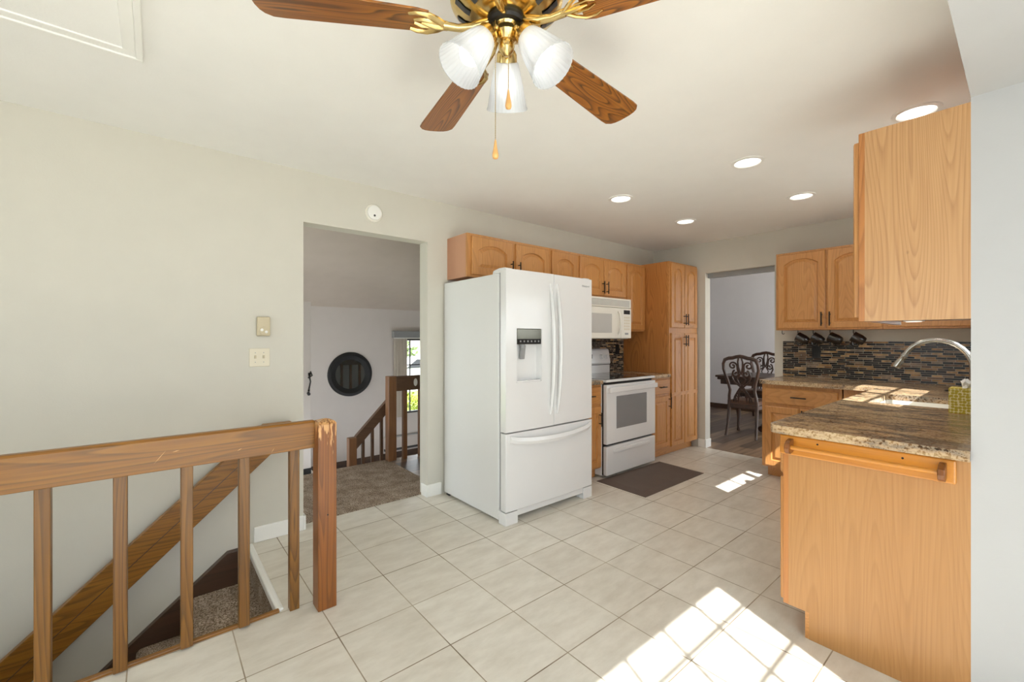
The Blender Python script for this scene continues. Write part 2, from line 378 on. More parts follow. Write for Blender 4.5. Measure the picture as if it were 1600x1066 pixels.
def text_mesh(s, size, mat, parent, name, pos, rot, shear=0, ext=.0004):
    cu = bpy.data.curves.new('t', 'FONT'); cu.body = s; cu.size = size; cu.shear = shear; cu.extrude = ext; cu.align_x = 'CENTER'; cu.align_y = 'CENTER'
    t = bpy.data.objects.new('t', cu); COL.objects.link(t); bpy.context.view_layer.update()
    me = bpy.data.meshes.new_from_object(t.evaluated_get(bpy.context.evaluated_depsgraph_get()))
    bpy.data.objects.remove(t); me.materials.clear(); me.materials.append(M[mat])
    o = bpy.data.objects.new(name, me); COL.objects.link(o); o.parent = parent
    o.location = Vector(pos)-ORG[parent.name]; o.rotation_euler = rot; return o

YW = -.16      # left wall, room side
CE = 2.45      # ceiling
YR = -3.195    # window wall, room side
XF = 4.44      # far wall
XP = 1.56      # plane of the near end panels
# ------------------------------------------------------------------ structure: floors
f = mb().box(-3.2, 4.46, -4.35, -1.04, -.2, 0).box(-.15, 4.46, -1.04, -.07, -.2, 0)
struct('floor', f, 'tile')
struct('floor_landing', mb().box(-1.6, 1.30, -.07, 1.08, -.2, .008), 'carpet')
struct('floor_hall', mb().box(1.30, 4.6, -.03, 1.08, -.2, .001), 'plank')
struct('floor_living', mb().box(-1.6, 4.6, 1.08, 3.5, -.9, -.7), 'plank')
struct('floor_entry', mb().box(-1.6, .86, 1.6, 3.5, -.7, -.3), 'tile')
struct('floor_dining', mb().box(4.46, 7.6, -3.4, 2.2, -.2, .001), 'plank')
struct('floor_basement', mb().box(-3.2, .2, -1.3, -.16, -2.3, -2.1), 'carpet')
# walls
w = mb()
D0, D1, DH = .164, 1.11, 2.10
w.box(-3.2, D0, YW, -.03, -2.2, CE).box(D1, 4.56, YW, -.03, -.2, CE).box(D0, D1, YW, -.03, DH, CE)
w.box(-3.2, 4.56, YW, -.03, CE, 3.1)
struct('wall_left', w, 'wall')
w = mb(); E0, E1, EH = -.853, -1.60, 2.085
w.box(XF, XF+.12, E0, YW, 0, CE).box(XF, XF+.12, YR-.15, E1, 0, CE).box(XF, XF+.12, E1, E0, EH, CE)
struct('wall_far', w, 'wall')
w = mb(); kx0, kx1, kz0, kz1 = 2.40, 3.66, 1.27, 1.88
w.box(XP, kx0, YR-.145, YR, 0, CE).box(kx1, XF, YR-.145, YR, 0, CE).box(kx0, kx1, YR-.145, YR, 0, kz0).box(kx0, kx1, YR-.145, YR, kz1, CE)
struct('wall_right', w, 'wall_grey')
struct('wall_nook_end', mb().box(XP, XP+.14, -4.3, YR-.145, 0, 2.3), 'wall_grey')
w = mb(); px0, px1, pz0, pz1 = -1.9, .855, .08, 2.11
w.box(-3.2, px0, -4.26, -4.2, 0, 2.3).box(px1, XP+.14, -4.26, -4.2, 0, 2.3).box(px0, px1, -4.26, -4.2, 0, pz0).box(px0, px1, -4.26, -4.2, pz1, 2.3)
struct('wall_nook', w, 'wall_grey')
struct('wall_header', mb().box(-3.2, XP, YR-.145, YR, 2.14, CE), 'wall_grey')
w = mb(); bz0, bz1 = .95, 1.85
w.box(-3.35, -3.2, -4.35, -3.9, -.2, CE).box(-3.35, -3.2, -1.3, -.03, -2.3, CE).box(-3.35, -3.2, -3.9, -1.3, -.2, bz0).box(-3.35, -3.2, -3.9, -1.3, bz1, CE)
struct('wall_back', w, 'wall')
struct('wall_stairwell', mb().box(-3.2, -.1, -1.16, -1.06, -2.1, -.2).box(-.13, 0, -1.06, -.16, -2.1, -.2), 'wall')
struct('ceiling', mb().box(-3.35, 4.56, YR, -.03, CE, CE+.1), 'ceil')
struct('ceiling_nook', mb().box(-3.35, XP, -4.2, YR-.145, 2.14, 2.3), 'wall_grey')
# living room beyond the doorway
w = mb(); lx0, lx1, lz0, lz1 = 2.66, 4.1, .02, 1.30
w.box(-1.6, lx0, 3.5, 3.62, -.9, 3.1).box(lx1, 4.7, 3.5, 3.62, -.9, 3.1).box(lx0, lx1, 3.5, 3.62, -.9, lz0).box(lx0, lx1, 3.5, 3.62, lz1, 3.1)
struct('wall_living_far', w, 'wall_living')
struct('wall_living_right', mb().box(4.6, 4.72, -.03, 3.5, -.9, 3.1), 'wall_living')
w = mb().box(-1.72, -1.6, -.03, .6, -.9, 3.1).box(-1.72, -1.6, 3.0, 3.5, -.9, 3.1).box(-1.72, -1.6, .6, 3.0, -.9, -.2).box(-1.72, -1.6, .6, 3.0, 1.8, 3.1)
struct('wall_living_left', w, 'wall_living')
struct('ceiling_living', mb().prism([(3.62, 1.75), (-.03, 2.95), (-.03, 3.1), (3.62, 1.9)], 'x', -1.7, 4.7), 'ceil_living')
# dining room beyond the far opening
struct('wall_dining_far', mb().box(7.56, 7.7, -3.5, 2.2, -.2, 2.5), 'wall_dining')
struct('wall_dining_left', mb().box(4.56, 7.6, 2.2, 2.3, -.2, 2.5), 'wall_dining')
w = mb().box(4.56, 4.8, -3.5, -3.4, -.2, 2.5).box(7.4, 7.6, -3.5, -3.4, -.2, 2.5).box(4.8, 7.4, -3.5, -3.4, -.2, .1).box(4.8, 7.4, -3.5, -3.4, 2.2, 2.5)
struct('wall_dining_right', w, 'wall_grey')
struct('wall_dining_near', mb().box(4.562, 4.60, -.0, 2.2, 0, 2.5), 'wall_grey')
struct('ceiling_dining', mb().box(4.56, 7.6, -3.5, 2.3, 2.45, 2.55), 'ceil')
struct('trim_lintel_shade', mb().box(4.50, 4.56, E1, E0, 2.03, EH), 'grey')  # grey strip added to give the dark band of shade under the head
# baseboards
def bb(name, boxes, mat='trim'): struct(name, boxes, mat, bevel=.005)
bb('baseboard_left', mb().box(-.13, D0, YW-.014, YW, 0, .10).box(D0, D0+.014, YW-.014, -.07, 0, .10).box(D1-.014, D1, YW-.014, -.07, .0, .10).box(D1, 1.235, YW-.014, YW, 0, .10))
bb('baseboard_far', mb().box(XF-.014, XF, E0, -.77, 0, .10).box(XF-.014, XF+.12, E0-.014, E0, 0, .10))
bb('baseboard_dining', mb().box(7.545, 7.56, -3.4, 2.2, 0, .09), 'pine_dark')
bb('baseboard_living', mb().box(-1.6, 4.6, 3.485, 3.5, -.7, -.60), 'pine_dark')
struct('trim_stair_nosing', mb().box(-.172, -.138, -1.03, YW-.015, -.035, .008), 'trim', bevel=.008)
struct('trim_stair_opening', mb().box(-3.0, -.16, -1.046, -1.022, -.16, .012), 'pine_x', bevel=.003)
# windows
def window(i, axis, a0, a1, z0, z1, p, t, vs, hs, mat='trim', fw=.045, mw=.02, heavy=()):
    """window in a wall; axis = running axis, p = centre of the frame across the wall"""
    def B(m_, u0, u1, q0, q1, d):
        if axis == 'x': m_.box(u0, u1, p-d, p+d, q0, q1)
        else: m_.box(p-d, p+d, u0, u1, q0, q1)
    fr = mb(); B(fr, a0, a0+fw, z0, z1, t); B(fr, a1-fw, a1, z0, z1, t); B(fr, a0+fw, a1-fw, z0, z0+fw, t); B(fr, a0+fw, a1-fw, z1-fw, z1, t)
    for v_ in heavy: B(fr, v_-.03, v_+.03, z0+fw, z1-fw, t)
    o = struct('window_%d' % i, fr, mat)
    g = mb(); B(g, a0+fw*.5, a1-fw*.5, z0+fw*.5, z1-fw*.5, .002)
    obj('window_pane', g, 'glass', o)
    mu = mb()
    for v_ in vs: B(mu, v_-mw/2, v_+mw/2, z0+fw, z1-fw, .009)
    for h_ in hs: B(mu, a0+fw, a1-fw, h_-mw/2, h_+mw/2, .008)
    if vs or hs: obj('muntin', mu, mat, o)
window(1, 'x', px0, px1, pz0, pz1, -4.23, .03, [.57, .29, .01, -.27, -.80, -1.08, -1.36, -1.62], [1.895, 1.636, 1.37, 1.10, .84, .58, .32], heavy=(-.53,), fw=.03, mw=.013)
window(2, 'x', kx0, kx1, kz0, kz1, YR-.11, .02, [2.71, 3.35], [1.57], heavy=(3.03,), fw=.022, mw=.014)
window(3, 'x', lx0, lx1, lz0, lz1, 3.56, .03, [2.80, 3.05, 3.3, 3.55, 3.8], [.85, .42], 'darkgrey', fw=.03)
window(4, 'y', -3.9, -1.3, bz0, bz1, -3.28, .04, [], [], heavy=(-2.6,))  # unseen window behind the camera, added for ambient daylight
window(5, 'x', 4.8, 7.4, .1, 2.2, -3.45, .03, [], [], heavy=(6.1,))  # unseen window, added to brighten the dining room
window(6, 'y', .6, 3.0, -.2, 1.8, -1.66, .03, [], [], heavy=(1.6,))  # out-of-view side window, added to lighten the living room
portal((px0+px1)/2, -4.37, 1.07, 2.9, 2.0, (0, 1, 0)); portal(-3.37, -2.6, 1.33, 2.7, 1.7, (1, 0, 0))
portal(3.03, YR-.16, 1.58, 1.3, .65, (0, 1, 0)); portal(3.38, 3.64, .66, 1.5, 1.3, (0, -1, 0))
portal(6.1, -3.52, 1.15, 2.6, 2.1, (0, 1, 0)); portal(-1.74, 1.8, .8, 2.4, 2.0, (1, 0, 0))

# ------------------------------------------------------------------ cabinets
class Face:
    """maps (u, v, n) on a cabinet front to the world: u along the front, v up, n outwards"""
    def __init__(s, kind, p): s.k = kind; s.p = p
    def __call__(s, u, v, n):
        if s.k == '-y': return (u, s.p-n, v)     # front faces -Y, u = X
        if s.k == '+y': return (u, s.p+n, v)
        if s.k == '-x': return (s.p-n, u, v)     # front faces -X, u = Y
def path(a, b, c, d, m, rise, top_extra, n=12):
    x0, x1, z0 = a+m, b-m, c+m; zs = d-m-top_extra-rise
    pts = [(x0, z0), (x1, z0), (x1, zs)]
    for k in range(1, n):
        t = k/n; q = abs(2*t-1); z = zs + rise*max(0, 1-q**2.3) if rise else zs
        pts.append((x1+(x0-x1)*t, z))
    pts.append((x0, zs)); return pts
def outer(a, b, c, d, m, n=12):
    pts = [(a+m, c+m), (b-m, c+m), (b-m, d-m)]
    for k in range(1, n): pts.append((b-m+(a-b+2*m)*k/n, d-m))
    pts.append((a+m, d-m)); return pts
def panel_door(F, a, b, c, d, th=.02, fw=.055, arch=.045):
    rise = arch
    m_ = mb(); te = .0
    LL = [(outer(a, b, c, d, 0), 0), (outer(a, b, c, d, 0), th-.005), (outer(a, b, c, d, .006), th),
          (path(a, b, c, d, fw, rise, te), th), (path(a, b, c, d, fw+.005, rise, te), th-.012), (path(a, b, c, d, fw+.011, rise, te), th-.012),
          (path(a, b, c, d, fw+.032, rise*.92, te), th-.001)]
    m_.loops([[F(u, v, n) for u, v in l] for l, n in LL]); return m_
def slab_door(F, a, b, c, d, th=.02):
    LL = [(0, 0), (0, th-.006), (.006, th), (.014, th)]
    return mb().loops([[F(u, v, n) for u, v in ((a+m, c+m), (b-m, c+m), (b-m, d-m), (a+m, d-m))] for m, n in LL])
def pull(F, u, v, L_=.128, vert=True, n0=.02, out=.032):
    m_ = mb(); h = L_/2
    if vert:
        m_.tube([F(u, v-h, n0+out), F(u, v+h, n0+out)], .0055, 8)
        for q in (-h*.62, h*.62): m_.tube([F(u, v+q, n0-.001), F(u, v+q, n0+out)], .0045, 6)
    else:
        m_.tube([F(u-h, v, n0+out), F(u+h, v, n0+out)], .0055, 8)
        for q in (-h*.62, h*.62): m_.tube([F(u+q, v, n0-.001), F(u+q, v, n0+out)], .0045, 6)
    return m_
def carcass(F, a, b, c, d, depth, parent, name='body', mat='cab_dark', ff=.02):
    m_ = mb(); p = [F(a, c, -ff), F(b, d, -depth)]
    m_.box(p[0][0], p[1][0], p[0][1], p[1][1], c, d); obj(name, m_, mat, parent)
    m_ = mb(); p = [F(a, c, 0), F(b, d, -ff)]
    m_.box(p[0][0], p[1][0], p[0][1], p[1][1], c, d); obj('face_frame', m_, 'cab_z', parent, bevel=.002)
def door(F, a, b, c, d, parent, hand=None, hv=None, arch=.045, mat='cab_z', fw=.055):
    o = obj('door', panel_door(F, a, b, c, d, arch=arch, fw=fw), mat, parent)
    if hand is not None: obj('handle', pull(F, hand, hv), 'black', o, smooth=True, label='black bar handle')
    return o
def drawer(F, a, b, c, d, parent, mat='cab_x'):
    o = obj('drawer', slab_door(F, a, b, c, d), mat, parent)
    obj('handle', pull(F, (a+b)/2, (c+d)/2, .12, False), 'black', o, smooth=True, label='black bar handle')
    return o
UZ0, UZ1 = 1.385, 2.15
FU = Face('-y', -.46)
UL = 'honey wood wall cabinet with arched door'
def upper(a, b, z0, doors, label, side=None):
    t = thing('wall_cabinet', label, 'cabinet', ((a+b)/2, YW, z0), 'wall cabinets along the range wall')
    carcass(FU, a, b, z0, UZ1, .30, t, mat=side or 'cab_dark')
    for (p, q, h) in doors: door(FU, p, q, z0+.018, UZ1-.022, t, h, z0+.10, arch=.05 if q-p > .3 else .04, fw=.06 if q-p > .3 else .05)
    return t
upper(1.298, 2.22, 1.80, [(1.335, 1.755, 1.735), (1.799, 2.195, 1.82)], 'double-door wall cabinet right above the white fridge, tan laminate side', 'laminate')
upper(2.221, 2.61, 1.80, [(2.24, 2.595, None)], 'narrow single-door wall cabinet between fridge cabinet and microwave cabinet')
upper(2.611, 3.40, 1.735, [(2.632, 3.003, 2.975), (3.013, 3.384, 3.04)], 'double-door wall cabinet directly above the microwave')
upper(3.401, 3.77, UZ0, [(3.42, 3.757, None)], 'tall single-door wall cabinet between microwave and pantry')
# pantry
FT = Face('-y', -.77)
t = thing('pantry_cabinet', 'floor to upper height honey wood pantry cabinet with four doors in the corner', 'cabinet', (4.09, YW, 0))
carcass(FT, 3.772, 4.40, .10, 2.165, .60, t, mat='cab_dark')
obj('toe_kick', mb().box(3.772, 4.40, -.16-.0, -.70, 0, .10), 'cab_x', t)
for (p, q, h) in ((3.80, 4.075, 4.055), (4.085, 4.375, 4.105)):
    door(FT, p, q, 1.425, 2.145, t, h, 1.52, arch=.045, fw=.05); 
    door(FT, p, q, .10, 1.365, t, h, 1.28, arch=.0, fw=.05)
obj('mid_rail', mb().box(3.80, 4.375, -.791, -.77, .66, .70), 'cab_x', t)
obj('filler', mb().box(4.40, XF-.001, -.75, -.73, .10, 2.165), 'cab_z', t)
# base cabinets beside the range
t = thing('base_cabinet', 'honey wood base cabinet sliver between the fridge and the range', 'cabinet', (2.40, YW, 0), 'base cabinets on the range wall')
carcass(FT, 2.19, 2.585, .10, .878, .60, t)
obj('toe_kick', mb().box(2.19, 2.585, -.17, -.70, 0, .10), 'cab_x', t)
drawer(FT, 2.205, 2.57, .70, .86, t); door(FT, 2.205, 2.57, .115, .675, t, 2.535, .56, arch=0)
t = thing('base_cabinet', 'narrow honey wood base cabinet between the range and the pantry', 'cabinet', (3.59, YW, 0), 'base cabinets on the range wall')
carcass(FT, 3.405, 3.771, .10, .878, .60, t)
obj('toe_kick', mb().box(3.405, 3.771, -.17, -.70, 0, .10), 'cab_x', t)
drawer(FT, 3.42, 3.757, .70, .86, t); door(FT, 3.42, 3.757, .115, .675, t, 3.735, .60, arch=0)
def slab(outline, holes, z0, z1):
    bm = bmesh.new()
    for lp in [outline]+holes:
        vs = [bm.verts.new((x, y, z1)) for x, y in lp]
        for i in range(len(vs)): bm.edges.new((vs[i], vs[(i+1) % len(vs)]))
    bmesh.ops.triangle_fill(bm, use_beauty=True, edges=bm.edges[:])
    r = bmesh.ops.extrude_face_region(bm, geom=bm.faces[:])
    for g in r['geom']:
        if isinstance(g, bmesh.types.BMVert): g.co.z = z0
    bm.verts.index_update(); m_ = mb(); m_.add([v.co[:] for v in bm.verts], [tuple(v.index for v in f.verts) for f in bm.faces]); bm.free(); return m_
def rounded(pts, rad):
    out = []; n = len(pts)
    for i, (x, y) in enumerate(pts):
        r = rad[i]
        if not r: out.append((x, y)); continue
        a = Vector(pts[i-1])-Vector((x, y)); b_ = Vector(pts[(i+1) % n])-Vector((x, y)); a.normalize(); b_.normalize()
        P0 = Vector((x, y))+a*r; P1 = Vector((x, y))+b_*r
        for k in range(6):
            s = k/5; q = P0*(1-s)**2 + Vector((x, y))*2*s*(1-s) + P1*s*s; out.append((q.x, q.y))
    return out
o = obj('countertop', slab([(2.19, YW), (2.19, -.80), (2.588, -.80), (2.588, YW)], [], .878, .915), 'granite', bevel=.008)
tag(o, 'small granite countertop piece between fridge and range', 'countertop', 'granite countertops by the range')
o = obj('countertop', slab([(3.402, YW), (3.402, -.80), (3.771, -.80), (3.771, YW)], [], .878, .915), 'granite', bevel=.008)
tag(o, 'small granite countertop piece between range and pantry', 'countertop', 'granite countertops by the range')
# backsplashes
struct('trim_backsplash_range', mb().box(2.19, 3.771, YW-.010, YW, .915, 1.30), 'mosaic_x')
struct('trim_backsplash_far', mb().box(XF-.010, XF, -3.19, -1.682, .915, 1.275), 'mosaic_y')
def wall_outlet(loc, kind, label, mat, slot='matteblack'):
    x, y, z = loc; t = thing('wall_outlet', label, 'outlet', loc)
    if kind == '-y': obj('cover_plate', mb().box(x-.036, x+.036, y-.008, y, z-.058, z+.058), mat, t, bevel=.003); B = lambda u0, u1, z0, z1: mb().box(x+u0, x+u1, y-.010, y-.007, z+z0, z+z1)
    else: obj('cover_plate', mb().box(x-.008, x, y-.036, y+.036, z-.058, z+.058), mat, t, bevel=.003); B = lambda u0, u1, z0, z1: mb().box(x-.010, x-.007, y+u0, y+u1, z+z0, z+z1)
    for s in (-.024, .024): obj('socket', B(-.016, .016, s-.014, s+.014), slot, t, bevel=.002)
wall_outlet((3.645, YW-.010, 1.17), '-y', 'black outlet on mosaic backsplash beside the range', 'black')
wall_outlet((XF-.010, -1.976, 1.168), '-x', 'black outlet on far mosaic backsplash below the hanging mugs', 'black')
wall_outlet((1.75, 3.5, -.33), '-y', 'white outlet low on the living room wall under the mirror', 'trim', 'cream')
# far wall: base + uppers
FB = Face('-x', 3.83)
t = thing('base_cabinet', 'honey wood base cabinet at the end of the far counter by the dining doorway', 'cabinet', (XF, -2.0, 0))
m_ = mb().box(3.85, XF, -2.32, -1.70, .10, .878); obj('body', m_, 'cab_dark', t)
obj('face_frame', mb().box(3.83, 3.85, -2.32, -1.70, .10, .878), 'cab_z', t, bevel=.002)
obj('toe_kick', mb().box(3.92, 4.42, -2.32, -1.72, 0, .10), 'cab_x', t)
drawer(FB, -2.295, -1.73, .70, .845, t, 'cab_y'); door(FB, -2.005, -1.73, .115, .672, t, None, .6, arch=0); door(FB, -2.295, -2.015, .115, .672, t, -2.04, .60, arch=0)
FV = Face('-x', 4.14)
t = thing('wall_cabinet', 'far wall cabinet with two arched doors next to the dining doorway', 'cabinet', (XF, -2.1, UZ0))
obj('body', mb().box(4.16, XF, -2.53, -1.715, UZ0, 2.14), 'cab_dark', t); obj('face_frame', mb().box(4.14, 4.16, -2.53, -1.715, UZ0, 2.14), 'cab_z', t, bevel=.002)
door(FV, -2.126, -1.735, 1.40, 2.122, t, -2.103, 1.485, arch=.05); door(FV, -2.53, -2.142, 1.40, 2.122, t, -2.166, 1.485, arch=.05)
t = thing('wall_cabinet', 'far corner wall cabinet mostly hidden behind the big near cabinet end', 'cabinet', (XF, -2.9, UZ0))
obj('body', mb().box(4.16, XF, YR, -2.532, UZ0, 2.14), 'cab_dark', t); obj('face_frame', mb().box(4.14, 4.16, YR, -2.532, UZ0, 2.14), 'cab_z', t, bevel=.002)
door(FV, -3.17, -2.56, 1.40, 2.122, t, -2.62, 1.485, arch=.05)
# window side run of base cabinets
FW = Face('+y', -2.62)
t = thing('base_cabinet', 'near base cabinet with tall maple end panel and toe notch', 'cabinet', (XP, YR, 0))
obj('end_panel', mb().prism([(-2.637, .115), (-2.637, .876), (YR, .876), (YR, 0), (-2.715, 0), (-2.715, .115)][::-1], 'x', XP, XP+.018), 'panel', t, label='smooth maple end panel with toe notch')
obj('face_frame', mb().box(XP, 2.38, -2.637, -2.615, .115, .876), 'cab_dark', t, bevel=.002)
obj('body', mb().box(XP+.018, 2.38, YR, -2.637, .115, .876), 'cab_dark', t)
obj('toe_kick', mb().box(XP+.002, 2.38, -2.72, -2.70, 0, .115), 'cab_x', t)
door(FW, XP+.008, 1.96, .13, .68, t, 1.92, .60, arch=0); door(FW, 1.97, 2.36, .13, .68, t, 2.0, .60, arch=0); drawer(FW, XP+.008, 2.36, .70, .862, t)
t = thing('sink_base_cabinet', 'sink base cabinet hidden behind the near end panel', 'cabinet', (3.1, YR, 0))
obj('body', mb().box(2.381, 3.82, -2.675, -2.637, .115, .876).box(2.381, 3.82, YR+.003, -2.675, .115, .60), 'cab_dark', t)
obj('toe_kick', mb().box(2.381, 3.9, -2.72, -2.70, 0, .115), 'cab_x', t); door(FW, 2.40, 2.9, .13, .86, t, 2.86, .60, arch=0); door(FW, 2.91, 3.4, .13, .86, t, 2.95, .60, arch=0)
obj('corner_panel', mb().box(3.41, 3.83, -2.637, -2.615, .115, .876).box(3.83, 3.85, -2.637, -2.33, .10, .876), 'cab_z', t)
sx0, sx1, sy0, sy1 = 2.76, 3.32, -3.06, -2.69
out = rounded([(1.527, YR), (XF-.001, YR), (XF-.001, -1.685), (3.79, -1.685), (3.79, -2.56), (1.527, -2.56)], [0, 0, 0, .03, .02, .06])
o = obj('countertop', slab(out, [rounded([(sx0, sy0), (sx1, sy0), (sx1, sy1), (sx0, sy1)], [.03]*4)], .878, .915), 'granite', bevel=.010, seg=3)
tag(o, 'large L-shaped brown granite countertop with overhanging corner', 'countertop')
# sink basin
m_ = mb(); LL = []
for (g, z) in ((.03, .877), (0.0, .877), (.006, .74), (.03, .70), (.06, .69)):
    s_ = 1 if z < .877 else -1
    gg = g if z < .877 else -g
    LL.append([(x, y, z) for x, y in rounded([(sx0+gg, sy0+gg), (sx1-gg, sy0+gg), (sx1-gg, sy1-gg), (sx0+gg, sy1-gg)], [.04]*4)])
LL.append([(x, y, .685) for x, y in rounded([(sx0+.2, sy0+.15), (sx1-.2, sy0+.15), (sx1-.2, sy1-.15), (sx0+.2, sy1-.15)], [.03]*4)])
m_.loops(LL, cap0=False)
t = thing('kitchen_sink', 'white undermount sink basin sunk into the granite countertop', 'sink', ((sx0+sx1)/2, (sy0+sy1)/2, .685))
obj('basin', m_, 'sink', t, smooth=True); obj('drain', mb().cyl((3.04, -2.875, .684), (0, 0, 1), .035, .004), 'nickel', t, smooth=True)
# faucet
t = thing('kitchen_faucet', 'brushed nickel gooseneck pull-down faucet behind the sink', 'faucet', (3.05, -3.115, .915))
obj('base', mb().lathe([(.03, 0), (.03, .006), (.024, .014), (.02, .06), (.018, .09)], (3.05, -3.115, .915)), 'nickel', t, smooth=True)
pth = [(3.05, -3.115, .99)] + [(3.05, -3.115, .99+.14*k/4) for k in range(1, 5)]
for k in range(1, 15):
    a = pi*.86*k/14; pth.append((3.05-.0*k, -3.115+.155*(1-cos(a)), 1.13+.165*sin(a)))
obj('neck', mb().tube(pth, .0150, 14), 'nickel', t, smooth=True)
e = Vector(pth[-1]); d = (e-Vector(pth[-2])).normalized()
obj('spray_head', mb().lathe([(.016, 0), (.019, .01), (.019, .02), (.0175, .024), (.020, .05), (.026, .085), (.025, .095), (.017, .097)], e-d*.005, d), 'nickel', t, smooth=True)
obj('lever', mb().tube([(3.07, -3.115, .965), (3.10, -3.115, .97), (3.15, -3.11, 1.0)], [.012, .008, .006]), 'nickel', t, smooth=True)
# soap pump dark
t = thing('soap_dispenser', 'small dark soap dispenser nozzle on the counter right of the sink basin', 'dispenser', (3.42, -3.03, .915))
obj('base', mb().lathe([(.018, 0), (.018, .012), (.010, .02), (.008, .05)], (3.42, -3.03, .915)), 'black', t, smooth=True)
obj('nozzle', mb().tube([(3.42, -3.03, .957), (3.42, -3.03, .965), (3.38, -2.97, .962)], .007), 'black', t, smooth=True)
# tissue box
t = thing('tissue_box', 'yellow leaf-patterned tissue box on the granite counter beside the wall end', 'box', (2.62, -3.10, .915))
obj('carton', mb().box(2.575, 2.695, -3.175, -3.055, .915, 1.045), 'tissue_card', t, bevel=.003)
m_ = mb(); ring = []
for j, (r, z) in enumerate(((.03, 1.044), (.022, 1.06), (.03, 1.075), (.012, 1.088))):
    ring.append([(2.635+r*(1+.3*sin(3*a+j))*cos(a), -3.115+r*.6*(1+.3*cos(2*a+j*2))*sin(a), z+.006*sin(4*a+j)) for a in [2*pi*k/16 for k in range(16)]])
m_.loops(ring); obj('tissue', m_, 'tissue', t, smooth=True)
# towel bar on the end panel
t = thing('towel_bar', 'amber wooden towel bar mounted on the near end panel', 'towel bar', (XP, -2.88, .84))
obj('backboard', mb().box(XP-.016, XP, -3.161, -2.606-.0, .788, .874), 'honey', t, bevel=.006)
for y in (-2.652, -3.128):
    m_ = mb().prism([(XP-.016, .862), (XP-.05, .858), (XP-.07, .845), (XP-.078, .825), (XP-.07, .808), (XP-.052, .800), (XP-.016, .806)], 'y', y-.010, y+.010)
    obj('bracket', m_, 'newel', t, bevel=.003)
obj('dowel', mb().cyl((XP-.052, -3.125, .83), (0, 1, 0), .009, .470), 'honey', t, smooth=True)
for y in (-2.75, -3.02): obj('screw', mb().cyl((XP-.016, y, .853), (-1, 0, 0), .004, .001, 10), 'black', t, smooth=True)
# near upper cabinet
FN = Face('+y', -2.885)
t = thing('wall_cabinet', 'big near wall cabinet with pale knotty end panel above the counter', 'cabinet', (XP, YR, 1.37))
obj('end_panel', mb().box(XP, XP+.015, YR, -2.905, 1.372, 2.125), 'panel_pale', t, label='pale knotty hickory end panel')
obj('body', mb().box(XP+.015, 2.33, YR, -2.905, 1.39, 2.125), 'cab_dark', t)
obj('face_frame', mb().box(XP-.001, 2.33, -2.905, -2.885, 1.372, 2.125), 'cab_dark', t, bevel=.002)
door(FN, XP+.012, 1.94, 1.39, 2.095, t, 1.9, 1.48); door(FN, 1.95, 2.32, 1.39, 2.095, t, 1.98, 1.48)
t = thing('puck_light', 'small round under-cabinet light below the near wall cabinet', 'light', (1.95, -3.0, 1.39))
obj('housing', mb().lathe([(.035, 0), (.035, .012)], (1.95, -3.0, 1.378)), 'trim', t, smooth=True); obj('lens', mb().cyl((1.95, -3.0, 1.376), (0, 0, 1), .027, .003), 'puck', t, smooth=True)

# mugs on hooks under the far uppers
def hook_mb(x, y, z):
    p = [(x, y, z), (x, y, z-.028)]
    for k in range(1, 8):
        a = pi*k/7; p.append((x, y+(-.010+.010*cos(a)), z-.028-.010*sin(a)))
    return mb().tube(p, .0032, 6)
mug0 = thing('mug', 'x', 'mug', (4.27, -1.905, 1.33), 'dark mugs hanging under the far cabinet')
R_ = Matrix.Rotation(radians(-62), 4, 'X')
def MT(m_, c=(4.27, -1.905, 1.303)):
    m_.v = [tuple(Vector(c)+R_ @ Vector(v)) for v in m_.v]; return m_
obj('cup', MT(mb().lathe([(.0, -.045), (.026, -.045), (.032, -.04), (.040, -.01), (.041, .02), (.043, .045), (.040, .045), (.038, .02), (.037, -.01), (.028, -.036), (.0, -.036)], cap=False)), 'mug', mug0, smooth=True)
hp = [(0, .038+.026*sin(pi*k/10), .026-.052*k/10) for k in range(11)]
obj('mug_handle', MT(mb().tube(hp, .0055, 8)), 'mug', mug0, smooth=True)
ys = [-1.905, -2.032, -2.168, -2.343]
lb = ['dark brown mug hanging leftmost under the far cabinet, nearest the empty hook', 'dark mug hanging second from the left, just above the black outlet', 'dark mug hanging third from the left under the far cabinet', 'dark mug hanging rightmost under the far cabinet, apart from the others']
for i, y in enumerate(ys):
    c = mug0 if i == 0 else copy_tree(mug0); c.location = (4.27, y, 1.33); c['label'] = lb[i]; c.scale = (1.12,)*3; c.rotation_euler = (radians((0, 4, -3, 2)[i]), 0, radians((0, 8, -5, 6)[i]))
for i, y in enumerate([-1.726]+ys):
    o = obj('cup_hook', hook_mb(4.27, y+(.04 if i else .0), UZ0+.001), 'black', smooth=True, loc=(4.27, y, UZ0))
    tag(o, 'empty black cup hook under the left end of the far cabinet' if i == 0 else ('black cup hook holding the %s mug' % ('leftmost', 'second', 'third', 'rightmost')[i-1]), 'hook', 'cup hooks')

